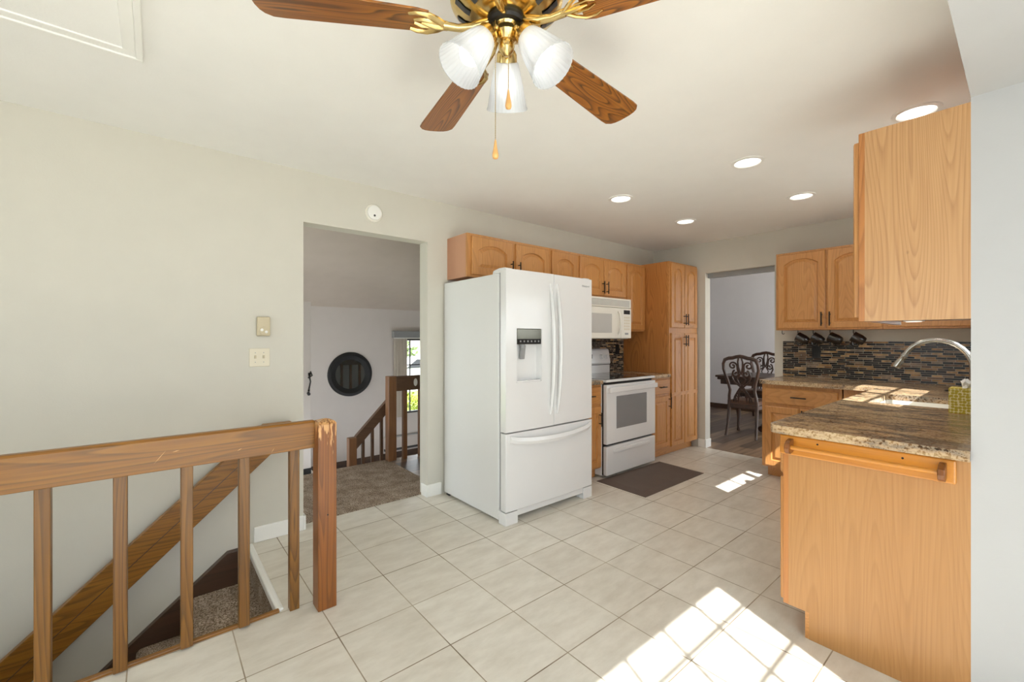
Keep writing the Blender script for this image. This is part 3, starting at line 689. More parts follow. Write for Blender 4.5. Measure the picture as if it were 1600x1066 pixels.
# ------------------------------------------------------------------ fridge
t = thing('refrigerator', 'white french-door refrigerator with bottom freezer and water dispenser', 'refrigerator', (1.71, -.2, 0))
obj('case', mb().box(1.25, 2.165, -.93, -.19, .02, 1.765), 'white_side', t, bevel=.006)
def fy(x, bulge=.012): s = (x-1.7075)/.4575; return -1.012-bulge*(1-s*s)
def front(m_, x0, x1, z0, z1, yb=-.952, n=8):
    pts = [(x0+(x1-x0)*k/n, fy(x0+(x1-x0)*k/n)) for k in range(n+1)]
    return m_.prism(pts+[(x1, yb), (x0, yb)], 'z', z0, z1)
dx0, dx1, dz0, dz1 = 1.345, 1.581, .99, 1.375
dl = mb(); front(dl, 1.25, dx0, .648, 1.79); front(dl, dx1, 1.704, .648, 1.79); front(dl, dx0, dx1, .648, dz0); front(dl, dx0, dx1, dz1, 1.79); dl.box(dx0, dx1, -.962, -.952, dz0, dz1)
L_door = obj('door', dl, 'white', t, smooth=True)
R_door = obj('door', front(mb(), 1.711, 2.165, .648, 1.79), 'white', t, smooth=True, bevel=.004)
F_dr = obj('freezer_drawer', front(mb(), 1.25, 2.165, .095, .638), 'white', t, smooth=True, bevel=.004)
obj('gasket', mb().box(1.26, 2.155, -.953, -.929, .10, 1.77), 'grey', t)
dp = mb(); dp.prism([(dx0+.001, -1.018), (dx1-.001, -1.020), (dx1-.001, -.965), (dx0+.001, -.965)], 'z', 1.262, dz1-.001)
D_ = obj('dispenser_panel', dp, 'display', L_door, bevel=.004, label='silver dispenser control panel')
obj('button_strip', mb().box(dx0+.006, dx1-.006, -1.0225, -1.0185, 1.267, 1.30), 'matteblack', D_)
for k in range(6): obj('button', mb().cyl((dx0+.03+.035*k, -1.0222, 1.284), (0, -1, 0), .007, .0015, 10), 'grey', D_)
obj('dispenser_paddle', mb().prism([(-1.0, 1.255), (-.985, 1.255), (-.968, 1.16), (-.985, 1.155)], 'x', 1.405, 1.445), 'grey', L_door)
obj('spout', mb().cyl((1.42, -.99, 1.235), (0, 0, 1), .02, .03), 'grey', L_door, smooth=True)
obj('drip_tray', mb().box(dx0+.004, dx1-.004, -1.015, -.963, dz0, dz0+.012), 'white', L_door)
for x, D in ((1.672, L_door), (1.744, R_door)):
    p = [(x, -1.02-.042*sin(pi*k/14)**.7, .735+.98*k/14) for k in range(15)]
    obj('handle', mb().tube(p, [.013+.004*sin(pi*k/14) for k in range(15)], 10, flat=.75, up=(1, 0, 0)), 'white', D, smooth=True)
m_ = mb(); n = 16; LL = []
for k in range(n+1):
    x = 1.285+.845*k/n; s = sin(pi*k/n)**.6; y = -1.018-.045*s; z = .60-.035*s
    LL.append([(x, y-.006, z+.024), (x, y-.016, z), (x, y-.006, z-.024), (x, y+.008, z-.020), (x, y+.008, z+.020)])
m_.loops(LL); obj('handle', m_, 'white', F_dr, smooth=True)
gr = mb().box(1.27, 2.15, -1.0, -.95, .045, .088).box(1.25, 1.36, -1.012, -.93, 0, .088).box(2.06, 2.165, -1.012, -.93, 0, .088)
obj('base_grille', gr, 'white', t, bevel=.003)
for x in (1.29, 2.125): obj('hinge_cover', mb().prism([(-.99, 1.79), (-.99, 1.80), (-.93, 1.802), (-.86, 1.79), (-.85, 1.765), (-.93, 1.765)], 'x', x-.035, x+.035), 'white', t, bevel=.004)
obj('rear_foot', mb().box(1.26, 2.155, -.25, -.21, 0, .02), 'darkgrey', t)
text_mesh('Whirlpool', .022, 'grey', R_door, 'logo', (2.075, -1.0195, 1.728), (pi/2, 0, radians(-1.2)), shear=.35)

# ------------------------------------------------------------------ range
rx0, rx1 = 2.592, 3.398
t = thing('electric_range', 'white freestanding electric range with black glass cooktop', 'oven', ((rx0+rx1)/2, -.2, 0))
obj('body', mb().box(rx0, rx1, -.775, -.18, .02, .895), 'white', t, bevel=.004)
obj('gap_trim', mb().box(rx0+.004, rx1-.004, -.79, -.77, .03, .895), 'matteblack', t)
obj('cooktop', mb().box(rx0-.0, rx1+.0, -.83, -.19, .895, .918), 'white', t, bevel=.006)
obj('cooktop_glass', mb().box(rx0+.03, rx1-.03, -.80, -.27, .918, .921), 'blackgloss', t)
ov = obj('oven_door', mb().box(rx0, rx1, -.835, -.79, .318, .872), 'white', t, bevel=.008)
obj('oven_window', mb().box(2.735, 3.235, -.8375, -.834, .455, .76), 'ovenglass', ov, bevel=.003)
obj('handle', mb().box(rx0+.006, rx1-.006, -.868, -.85, .80, .848).box(rx0+.006, rx0+.05, -.852, -.834, .80, .848).box(rx1-.05, rx1-.006, -.852, -.834, .80, .848), 'white', ov, bevel=.006)
dr = obj('storage_drawer', mb().box(rx0, rx1, -.833, -.79, .03, .298), 'white', t, bevel=.008)
m_ = mb(); n = 12; LL = []
for k in range(n+1):
    x = rx0+.1+(rx1-rx0-.2)*k/n; s = sin(pi*k/n)**.5+.02; y = -.832-.012*s; z = .24+.006*s
    LL.append([(x, y+.0, z+.020), (x, y-.004, z), (x, y+.0, z-.016), (x, -.830, z-.016), (x, -.830, z+.02)])
m_.loops(LL); obj('drawer_pull', m_, 'white', dr, smooth=True)
bgd = obj('control_console', mb().prism([(-.17, .918), (-.25, .918), (-.25, 1.01), (-.262, 1.03), (-.235, 1.175), (-.215, 1.19), (-.17, 1.19)], 'x', rx0, rx1), 'white', t, bevel=.004)
obj('seam', mb().box(rx0+.002, rx1-.002, -.2525, -.248, 1.008, 1.014), 'matteblack', bgd)
for x in (2.66, 2.75, 3.24, 3.33):
    k_ = obj('knob', mb().lathe([(.027, 0), (.026, .008), (.019, .012), (.018, .026), (.014, .028)], (x, -.248, 1.10), (0, -1, .18)), 'white', bgd, smooth=True)
obj('clock_display', mb().box(2.90, 3.09, -.252, -.243, 1.08, 1.13), 'darkgrey', bgd)
for (x, y, r) in ((2.8, -.42, .075), (2.8, -.65, .095), (3.2, -.42, .095), (3.2, -.65, .075)):
    obj('burner_ring', mb().lathe([(r, 0), (r, .0006), (r-.003, .0006), (r-.003, 0)], (x, y, .921), cap=False), 'grey', t)
# ------------------------------------------------------------------ microwave
t = thing('microwave', 'off-white over-the-range microwave with vent grille', 'microwave', (3.0, YW, 1.30))
mx0, mx1, mz0, mz1 = 2.614, 3.386, 1.302, 1.728
obj('case', mb().box(mx0, mx1, -.51, -.165, mz0, mz1), 'bisque', t, bevel=.004)
vg = obj('vent_grille', mb().box(mx0, mx1, -.545, -.51, 1.632, mz1), 'bisque', t, bevel=.004)
for k in range(5): obj('slot', mb().box(mx0+.03, mx1-.03, -.5462, -.544, 1.648+.0135*k, 1.654+.0135*k), 'darkgrey' if k == 9 else 'grey', vg)
md = obj('door', mb().box(mx0, 3.20, -.55, -.51, mz0+.004, 1.628), 'bisque', t, bevel=.008)
obj('window', mb().box(2.68, 3.04, -.5525, -.549, 1.365, 1.56), 'microglass', md, bevel=.003)
p = [(3.15, -.55-.035*sin(pi*k/10)**.5, 1.35+.24*k/10) for k in range(11)]
obj('handle', mb().tube(p, .010, 10), 'bisque', md, smooth=True)
cp = obj('control_panel', mb().box(3.205, mx1, -.548, -.51, mz0+.004, 1.628), 'bisque', t, bevel=.006)
obj('display', mb().box(3.25, 3.36, -.5495, -.547, 1.565, 1.608), 'matteblack', cp)
for r in range(5):
    for q in range(3): obj('key', mb().box(3.255+.036*q, 3.283+.036*q, -.5492, -.547, 1.395+.031*r, 1.415+.031*r), 'cream', cp)
obj('start_button', mb().box(3.27, 3.33, -.5495, -.547, 1.345, 1.365), 'grey', cp)
obj('bottom_panel', mb().box(mx0+.02, mx1-.02, -.50, -.19, mz0-.004, mz0), 'darkgrey', t)

# ------------------------------------------------------------------ floor mat
t = mb().loops([[(x, y, z) for x, y in ((2.475+g, -1.315+g), (3.465-g, -1.315+g), (3.485-g, -.826-g), (2.485+g, -.80-g))] for g, z in ((0, .0005), (.0, .004), (.07, .018), (.08, .018))])
o = obj('floor_mat', t, 'mat', loc=(2.98, -1.06, 0)); tag(o, 'dark brown cushioned floor mat on tiles in front of the range', 'mat')

# ------------------------------------------------------------------ recessed lights
def downlight(x, y, label):
    t = thing('recessed_light', label, 'ceiling light', (x, y, CE), 'recessed ceiling lights')
    obj('trim_ring', mb().lathe([(.098, 0), (.096, .006), (.078, .009), (.074, .002), (.070, -.0005)], (x, y, CE), (0, 0, -1), 36, cap=False), 'trim', t, smooth=True)
    obj('lamp', mb().lathe([(.0, .002), (.071, .002), (.071, .004), (.0, .004)], (x, y, CE), (0, 0, -1), 32, cap=False), 'can', t, smooth=True)
    l = bpy.data.lights.new('downlight_lamp', 'AREA'); lo = bpy.data.objects.new('downlight_lamp', l); COL.objects.link(lo)
    l.shape = 'DISK'; l.size = .13; l.energy = 1.8; l.color = (1, .96, .9); lo.location = (0, 0, -.012); lo.parent = t
for x, y, lb_ in ((2.342, -2.156, 'recessed ceiling light nearest the middle, between fan and near cabinet'), (3.376, -2.155, 'recessed ceiling light close to the far right cabinets'), (2.316, -1.189, 'recessed ceiling light in front of the fridge cabinets'), (3.37, -1.18, 'recessed ceiling light close to the pantry corner'), (2.344, -2.96, 'recessed ceiling light half hidden behind near cabinet top')):
    downlight(x, y, lb_)

# ------------------------------------------------------------------ wall fittings
t = thing('smoke_detector', 'round white smoke detector on the wall above the living room doorway', 'smoke detector', (.651, YW, 2.246))
obj('base', mb().lathe([(.066, 0), (.066, .014), (.062, .018)], (.651, YW, 2.246), (0, -1, 0), 36), 'bisque', t, smooth=True)
cv = obj('cover', mb().lathe([(.054, .016), (.052, .034), (.040, .040), (.0, .041)], (.651, YW, 2.246), (0, -1, 0), 36), 'trim', t, smooth=True)
obj('test_button', mb().cyl((.647, YW-.040, 2.222), (0, -1, 0), .008, .003), 'darkgrey', cv, smooth=True)
t = thing('thermostat', 'beige thermostat with round dial on the wall above light switches', 'thermostat', (-.078, YW, 1.38))
obj('body', mb().box(-.116, -.042, YW-.035, YW, 1.32, 1.442), 'beige', t, bevel=.006)
kd = obj('dial', mb().lathe([(.026, 0), (.025, .008), (.0, .009)], (-.078, YW-.035, 1.352), (0, -1, 0)), 'beige', t, smooth=True)
for x, z in ((-.090, 1.358), (-.067, 1.346)): obj('indicator', mb().lathe([(.010, 0), (.0, .003)], (x, YW-.043, z), (0, -1, 0), cap=False), 'trim', kd)
t = thing('light_switch', 'cream double toggle light switch plate below the thermostat', 'switch', (-.098, YW, 1.182))
obj('cover_plate', mb().box(-.156, -.040, YW-.006, YW, 1.124, 1.240), 'cream', t, bevel=.003)
for x in (-.122, -.075):
    obj('toggle', mb().box(x-.005, x+.005, YW-.018, YW-.005, 1.176, 1.196), 'beige', t, bevel=.001)
    for z in (1.152, 1.212): obj('screw', mb().cyl((x, YW-.006, z), (0, -1, 0), .003, .001, 8), 'grey', t)
# attic hatch
t = thing('attic_hatch', 'square attic hatch with moulded white frame in the ceiling', 'hatch', (-.95, -1.30, CE))
hx0, hx1, hy0, hy1 = -1.26, -.653, -1.60, -.988
def ring_frame(m_, x0, x1, y0, y1, wdt, z0, z1, ins=0):
    m_.box(x0, x1, y1-wdt, y1, z0, z1).box(x0, x1, y0, y0+wdt, z0, z1).box(x0, x0+wdt, y0+wdt, y1-wdt, z0, z1).box(x1-wdt, x1, y0+wdt, y1-wdt, z0, z1)
m_ = mb(); ring_frame(m_, hx0, hx1, hy0, hy1, .022, CE-.016, CE); ring_frame(m_, hx0+.022, hx1-.022, hy0+.022, hy1-.022, .04, CE-.010, CE)
obj('frame', m_, 'trim', t, bevel=.003); obj('panel', mb().box(hx0+.062, hx1-.062, hy0+.062, hy1-.062, CE-.004, CE), 'ceil', t)

# ------------------------------------------------------------------ ceiling fan
FX, FY = .147, -2.378
t = thing('ceiling_fan', 'brass ceiling fan with five oak blades and three lit frosted shades', 'ceiling fan', (FX, FY, CE))
C0 = (FX, FY, 0)
obj('canopy', mb().lathe([(.075, 2.45), (.075, 2.44), (.06, 2.415), (.03, 2.40)], C0), 'brass', t, smooth=True)
obj('motor_housing', mb().lathe([(.03, 2.405), (.09, 2.40), (.135, 2.385), (.150, 2.36), (.152, 2.30), (.150, 2.27), (.158, 2.262), (.158, 2.25), (.145, 2.235), (.118, 2.212), (.098, 2.203), (.07, 2.20)], C0, n=56), 'brass', t, smooth=True)
for k in range(14):
    a = 2*pi*k/14; m_ = mb(); q = Vector((cos(a), sin(a), 0)); s_ = Vector((-sin(a), cos(a), 0))
    pp = [(.104, 2.2035), (.118, 2.2105), (.132, 2.2220), (.144, 2.2325)]
    top = [Vector(C0)+q*r+s_*w_+Vector((0, 0, z-.0025)) for (r, z) in pp for w_ in (-.007-.05*(r-.104), .007+.05*(r-.104))]
    m_.add(top, [(0, 1, 3, 2), (2, 3, 5, 4), (4, 5, 7, 6)]); m_.add([v+Vector((0, 0, .003)) for v in top], [(0, 2, 3, 1), (2, 4, 5, 3), (4, 6, 7, 5)])
    obj('vent_slot', m_, 'darkgrey', t)
obj('flywheel', mb().lathe([(.056, 2.206), (.056, 2.190), (.050, 2.184), (.03, 2.184)], C0, n=40), 'matteblack', t, smooth=True)
obj('fitter', mb().lathe([(.046, 2.24), (.046, 2.226), (.043, 2.215), (.040, 2.20), (.036, 2.186), (.030, 2.178), (.034, 2.17), (.036, 2.16), (.030, 2.150), (.022, 2.142)], C0, n=48, rib=.02, ribn=18), 'brass', t, smooth=True)
obj('finial', mb().lathe([(.018, 2.146), (.022, 2.138), (.023, 2.128), (.020, 2.116), (.013, 2.108), (.006, 2.102), (.0, 2.101)], C0, n=24), 'brass', t, smooth=True)
BZ = 2.174; PH = 1.365
R0, R1, HW = .215, .662, .070
def blade_outline():
    pts = [(R0, -.045), (R0+.03, -.053), (R1-.06, -HW), (R1-.03, -HW+.001), (R1-.012, -HW+.014), (R1-.004, -HW+.03), (R1, -.018), (R1, .018), (R1-.004, HW-.03), (R1-.012, HW-.014), (R1-.03, HW-.001), (R1-.06, HW), (R0+.03, .053), (R0, .045)]
    return pts
bl0 = None
for k in range(5):
    a = PH+2*pi*k/5
    if bl0 is None:
        bl0 = obj('blade', mb().prism(blade_outline(), 'z', -.003, .003), 'oak', t, bevel=.001, loc=(0, 0, 0)); 
        bl0.data.transform(Matrix.Translation(Vector(ORG[t.name])))   # mesh centred on the fan axis
        # iron: arm from the flywheel and a leaf bracket under the blade
        im = mb()
        im.tube([(.052, 0, .016), (.075, 0, .006), (.10, 0, -.006), (.135, 0, -.012), (.175, 0, -.010)], [.010, .012, .012, .010, .011], 10)
        for sgn in (-1, 1):
            im.tube([(.170, 0, -.010), (.195, sgn*.022, -.010), (.222, sgn*.038, -.009), (.25, sgn*.040, -.008), (.268, sgn*.032, -.008)], [.009, .009, .008, .007, .005], 8, flat=.6)
            im.tube([(.175, 0, -.010), (.205, sgn*.012, -.010), (.235, sgn*.014, -.009), (.255, sgn*.006, -.008)], [.007, .006, .006, .004], 8, flat=.6)
        im.tube([(.165, 0, -.010), (.20, 0, -.011), (.235, 0, -.009)], [.012, .012, .005], 8, flat=.6)
        iron0 = obj('blade_iron', im, 'brass', t, smooth=True); iron0.data.transform(Matrix.Translation(Vector(ORG[t.name])))
        bb_, ii_ = bl0, iron0
    else:
        bb_ = bl0.copy(); COL.objects.link(bb_); bb_.parent = t; ii_ = iron0.copy(); COL.objects.link(ii_); ii_.parent = t
    rot = Matrix.Rotation(a, 4, 'Z')
    tilt = Matrix.Rotation(radians(-9), 4, 'X')
    bb_.matrix_local = Matrix.Translation((0, 0, BZ-CE)) @ rot @ tilt
    ii_.matrix_local = Matrix.Translation((0, 0, BZ-CE+.003)) @ rot @ Matrix.Rotation(radians(-5), 4, 'X')
FWD = Vector((cos(TH), sin(TH), 0)); RT = Vector((sin(TH), -cos(TH), 0))
for ang in (90, 210, 330):
    o_ = RT*cos(radians(ang)) + FWD*sin(radians(ang))
    ax = (o_*sin(radians(36)) + Vector((0, 0, -cos(radians(36))))).normalized()
    hub = Vector((FX, FY, 2.168)); neck = hub + o_*.050 + Vector((0, 0, -.012))
    obj('lamp_arm', mb().tube([hub+o_*.02, hub+o_*.04+Vector((0, 0, .006)), neck+Vector((0, 0, .004)), neck+ax*.006], [.012, .012, .013, .018], 12), 'brass', t, smooth=True)
    obj('socket_cap', mb().lathe([(.012, -.004), (.024, .004), (.030, .014), (.031, .034), (.029, .036)], neck, ax, 28), 'brass', t, smooth=True)
    prof = [(.028, .030), (.034, .036), (.041, .06), (.048, .09), (.055, .125), (.060, .150), (.063, .156), (.0635, .160), (.061, .160), (.0585, .150), (.0525, .125), (.0455, .09), (.0385, .06), (.0315, .036), (.026, .032)]
    sh = obj('lamp_shade', mb().lathe(prof, neck, ax, 96, cap=False, rib=.014, ribn=32), 'shade', t, smooth=True, label='lit frosted ribbed glass shade')
    obj('bulb', mb().lathe([(.012, .036), (.016, .05), (.026, .075), (.031, .098), (.029, .115), (.018, .128), (.0, .132)], neck, ax, 24, cap=False), 'bulb', sh, smooth=True)
# pull chains
def chain(p, z0, z1, fl, name='pull_chain'):
    m_ = mb(); x, y = p; z = z0; i = 0
    m_.tube([(x, y, z0), (x, y, z1)], .0008, 6)
    while z > z1:
        m_.lathe([(.0004, -.0016), (.0017, 0), (.0004, .0016)], (x, y, z), n=6, cap=False); z -= .0048
    c = obj(name, m_, 'brass', t, smooth=True)
    obj('chain_fob', mb().lathe([(.0015, 0), (.003, -.006), (.005, -.022), (.0085, -.040), (.009, -.046), (.007, -.052), (.0, -.055)], (x, y, z1), n=20, cap=False), 'fob', c, smooth=True)
q = Vector((FX, FY, 0)) + RT*-.030 + FWD*-.03
chain((q.x, q.y), 2.19, 1.852, 0)
q = Vector((FX, FY, 0)) + RT*.006 + FWD*-.045
chain((q.x, q.y), 2.13, 1.982, 0)

# ------------------------------------------------------------------ stair railing in front
t = thing('stair_railing', 'stained pine guard railing with square balusters around the stairwell', 'railing', (-1.0, -1.08, 0))
obj('top_rail', mb().prism([(-1.105, .773), (-1.105, .895), (-1.099, .905), (-1.068, .905), (-1.062, .895), (-1.062, .773)], 'x', -2.6, -.018), 'pine_x', t, bevel=.003)
for k in range(12):
    x = -.1-.2065*k
    last = k == 0
    obj('baluster', mb().box(x-.021, x+.021, -1.072, -1.030, 0 if last else .008, .776), 'pine_z', t, bevel=.003)
n_ = mb().prism([(-.020, -1.165), (.066, -1.165), (.066, -1.075), (-.020, -1.075)], 'z', 0, .893)
nw = obj('newel_post', n_, 'newel', t, bevel=.004)
nt = mb().loops([[(x0, y0, z), (x1, y0, z), (x1, y1, z), (x0, y1, z)] for x0, x1, y0, y1, z in ((-.0200, .0660, -1.1650, -1.0750, .8925), (-.012, .058, -1.157, -1.083, .903), (.015, .031, -1.128, -1.112, .912))])
obj('newel_cap', nt, 'newel', nw, label='newel top with worn pale varnish')
obj('rail_screw', mb().cyl((.024, -1.165, .455), (0, -1, 0), .004, .001, 10), 'black', nw)
# worn scratches in the rail varnish
for x, z, a, l in ((-.60, .83, .9, .03), (-.55, .845, .2, .012), (-.20, .79, 1.0, .012), (-.33, .815, .5, .01)):
    c_, s_ = cos(a), sin(a)
    m_ = mb().prism([(x-l*c_, z-l*s_), (x, z-.0012), (x+l*c_, z+l*s_), (x, z+.0018)], 'y', -1.1055, -1.1048); obj('scratch', m_, 'fob', t)
# wall side handrail board
t = thing('stair_handrail', 'diagonal pine handrail board descending along the stairwell wall', 'handrail', (-.6, -.2, .3))
def zt(x): return .555+.9*(x+.321)
pl = [(-2.4, zt(-2.4)-.226), (-2.4, zt(-2.4)), (-.105, zt(-.105)), (-.090, .764), (.068, .764), (.092, .742), (.092, .700)]
obj('board', mb().prism(pl, 'y', -.262, -.215), 'pine_x', t, bevel=.004)
obj('groove', mb().prism([(-2.4, zt(-2.4)-.115), (-2.4, zt(-2.4)-.110), (-.1, zt(-.1)-.110), (-.1, zt(-.1)-.115)], 'y', -.2632, -.26), 'pine_dark', t)
for x in (-.1, -1.2, -2.2): obj('wall_bracket', mb().box(x-.02, x+.02, -.216, YW, zt(x)-.16, zt(x)-.08), 'pine_x', t)
# carpeted stairs
t = thing('staircase', 'brown carpeted stairs descending beside the wall behind the railing', 'stairs', (-.15, -.6, 0))
for i in range(1, 10):
    x1 = -.152 if i == 1 else -.44-.235*(i-2); x0 = -.44-.235*(i-1); z = -.02-.19*i
    m_ = mb(); r = .03
    pr = [(x1, z-.25), (x1, z)] + [(x0-.02+r*(1-sin(k*pi/8)), z-r*(1-cos(k*pi/8))) for k in range(0, 9)] + [(x0, z-r*2), (x0, z-.25)]
    m_.prism(pr, 'y', -1.018, -.204); obj('step', m_, 'carpet', t, smooth=True)
obj('riser', mb().box(-.158, -.14, -1.018, -.204, -.22, -.03), 'carpet', t)
sk = [(-2.7, -.005+.81*(-2.7+.273)-.5), (-2.7, -.005+.81*(-2.7+.273)), (-.273, -.005), (-.152, -.003), (-.152, -.5)]
obj('skirt_board', mb().prism(sk, 'y', -.203, YW-.001), 'pine_dark', t, bevel=.003)

# ------------------------------------------------------------------ living room things
YL = 1.02
t = thing('landing_railing', 'brown landing railing with tall newel seen through the doorway', 'railing', (1.31, YL, 0))
obj('newel_post', mb().box(1.275, 1.365, YL-.045, YL+.045, .008, .905), 'rail_living_z', t, bevel=.006)
obj('top_rail', mb().box(1.365, 3.2, YL-.035, YL+.035, .742, .90), 'rail_living', t, bevel=.006)
for k in range(9): obj('baluster', mb().box(1.455+.19*k, 1.50+.19*k, YL-.02, YL+.025, .001, .745), 'rail_living_z', t, bevel=.003)
obj('medallion', mb().prism([(1.588+.022*cos(2*pi*k/20), .825+.042*sin(2*pi*k/20)) for k in range(20)], 'y', YL-.040, YL-.035), 'trim', t, label='white oval medallion')
YS = 1.13
t = thing('stair_descent_railing', 'sloping brown stair railing with short lower newel under round mirror', 'railing', (.95, YS, -.7))
obj('newel_post', mb().box(.905, .985, YS-.04, YS+.04, -.7, .285), 'rail_living_z', t, bevel=.006)
def zr(x): return .30+1.02*(x-.985)
obj('sloped_rail', mb().prism([(.98, zr(.98)-.14), (.98, zr(.98)), (1.40, zr(1.40)), (1.40, zr(1.40)-.14)], 'y', YS-.025, YS+.03), 'rail_living', t, bevel=.003)
for x in (1.06, 1.16, 1.26): obj('baluster', mb().box(x-.014, x+.014, YS-.015, YS+.015, -.7, zr(x)-.12), 'rail_living', t)
MX, MZ, MR = 1.752, .745, .345
t = thing('round_mirror', 'round black-framed mirror on the living room wall', 'mirror', (MX, 3.5, MZ))
obj('frame', mb().lathe([(MR, 0), (MR, .02), (MR-.012, .032), (MR-.045, .036), (MR-.06, .024), (MR-.10, .022), (MR-.115, .014), (MR-.115, .0)], (MX, 3.5, MZ), (0, -1, 0), 64, cap=False), 'matteblack', t, smooth=True)
obj('mirror_glass', mb().lathe([(.0, .006), (MR-.113, .006), (MR-.113, .010), (0, .010)], (MX, 3.5, MZ), (0, -1, 0), 64, cap=False), 'mirror', t)
# front door leaf standing ajar
dfx, dfy = .81, 2.11
o = struct('door_1', mb().box(dfx-.85, dfx, dfy, dfy+.045, -.29, 1.74), 'wall_living', bevel=.003)
hd = mb().tube([(dfx-.03, dfy-.02, .69), (dfx-.035, dfy-.05, .72), (dfx-.02, dfy-.055, .80), (dfx-.03, dfy-.05, .86), (dfx-.02, dfy-.01, .89)], [.012, .009, .008, .010, .016], 8)
hd.tube([(dfx-.03, dfy, .66), (dfx-.03, dfy-.03, .65)], .018, 10).tube([(dfx-.03, dfy, .84), (dfx-.0, dfy-.05, .87), (dfx-.02, dfy-.05, .92)], .008, 8)
obj('door_handle', hd, 'black', o, smooth=True, label='ornate dark lever set')
obj('door_sweep', mb().box(dfx-.85, dfx, dfy-.006, dfy+.04, -.30, -.225), 'matteblack', o)
# pelmet, curtain, heater
o = obj('window_pelmet', mb().box(2.44, 4.3, 3.40, 3.5, 1.32, 1.43), 'grey', bevel=.004); tag(o, 'grey boxed valance over the living room window', 'valance')
obj('valance_edge', mb().box(2.435, 4.3, 3.395, 3.41, 1.305, 1.32), 'trim', o)
m_ = mb(); n = 44; top = []; bot = []
pts = [(2.46+.24*k/n, 3.46+.018*sin(k*1.15)) for k in range(n+1)]
m_.prism(pts+[(x, y+.004) for x, y in pts[::-1]], 'z', -.02, 1.304); o = obj('curtain', m_, 'linen', smooth=True); tag(o, 'pale gathered curtain beside the living room window', 'curtain')
t = thing('baseboard_heater', 'long white baseboard heater under the living room window', 'heater', (3.2, 3.5, -.6))
obj('cover', mb().prism([(3.5, -.33), (3.44, -.33), (3.42, -.36), (3.42, -.52), (3.5, -.52)], 'x', 2.3, 4.4), 'wall_living', t, bevel=.003)
obj('fin_strip', mb().box(2.3, 4.4, 3.435, 3.49, -.56, -.52), 'darkgrey', t); obj('top_slot', mb().box(2.32, 4.38, 3.425, 3.445, -.335, -.322), 'grey', t)
obj('back_panel', mb().box(2.3, 4.4, 3.49, 3.5, -.60, -.33), 'wall_living', t)

# ------------------------------------------------------------------ outside the living room window
struct('ground', mb().box(-14, 22, 3.7, 14, -1.1, -1.0), 'grass')
struct('ground_patio', mb().box(-14, 22, -26, -4.5, -.6, -.5).box(-20, -3.5, -4.5, 4, -.6, -.5), 'asphalt')  # unseen paving, made pale to bounce daylight up to the ceiling
struct('ground_street', mb().box(-14, 22, 14, 40, -1.1, -.98), 'asphalt')
def shrub(loc, r, label, mat='leaf', n=420):
    m_ = mb(); x0, y0, z0 = loc
    for i in range(n):
        a = random.random()*2*pi; u = random.random(); rr = r*(.55+.45*random.random()); ph = math.acos(1-1.7*u)
        c = Vector((x0+rr*sin(ph)*cos(a), y0+rr*sin(ph)*sin(a), z0+r*.75+rr*cos(ph)*.95)); q = Vector((random.gauss(0, 1), random.gauss(0, 1), random.gauss(0, 1))).normalized(); p = q.orthogonal().normalized(); w = q.cross(p); s = r*.12
        m_.add([c-p*s, c+w*s*.5+q*s*.2, c+p*s, c-w*s*.5], [(0, 1, 2, 3)])
    m_.lathe([(.0, 0), (r*.08, 0), (r*.06, r*.9), (0, r)], loc, n=8, cap=False)
    o = obj('shrub', m_, mat, loc=loc); tag(o, label, 'shrub'); return o
M['leaf_dark'] = plain('dark_leaf', (86, 104, 58), .8, var=.4, nscale=30)
shrub((9.6, 19.5, -1.0), 1.5, 'round green shrub beyond the white car outside', 'leaf_dark')
shrub((4.62, 7.2, -1.0), .52, 'yellow-green leafy shrub outside the living room window')
t = thing('car', 'white car parked outside, seen through the living room window', 'car', (8.9, 15.0, -.98))
def car():
    x, y, z = 8.9, 15.0, -.98
    prof = [(-2.2, .3), (-2.25, .62), (-2.1, .85), (-1.2, .95), (-.6, 1.42), (.7, 1.45), (1.5, 1.0), (2.15, .88), (2.25, .55), (2.2, .3)]
    obj('body', mb().prism([(x+a, z+b_) for a, b_ in prof], 'y', y-.9, y+.9), 'car', t, bevel=.06, seg=3)
    obj('side_window', mb().prism([(x+a, z+b_) for a, b_ in [(-1.05, .98), (-.55, 1.36), (.62, 1.38), (1.25, 1.0)]], 'y', y-.93, y-.89), 'blackgloss', t)
    for wx in (-1.4, 1.4):
        for wy in (-.9, .72): 
            wh = obj('wheel', mb().cyl((x+wx, y+wy, z+.33), (0, 1, 0), .33, .2, 24), 'matteblack', t, smooth=True); obj('hubcap', mb().cyl((x+wx, y+wy-.01, z+.33), (0, 1, 0), .2, .22, 20), 'nickel', wh)
car()
o = obj('neighbour_house', mb().box(10, 30, 26, 27, -1, 1.2).prism([(25, 1.2), (26.5, 3.0), (28, 1.2)], 'x', 9.5, 30.5), 'siding', loc=(20, 26, -1)); tag(o, 'pale house across the street outside the window', 'house')

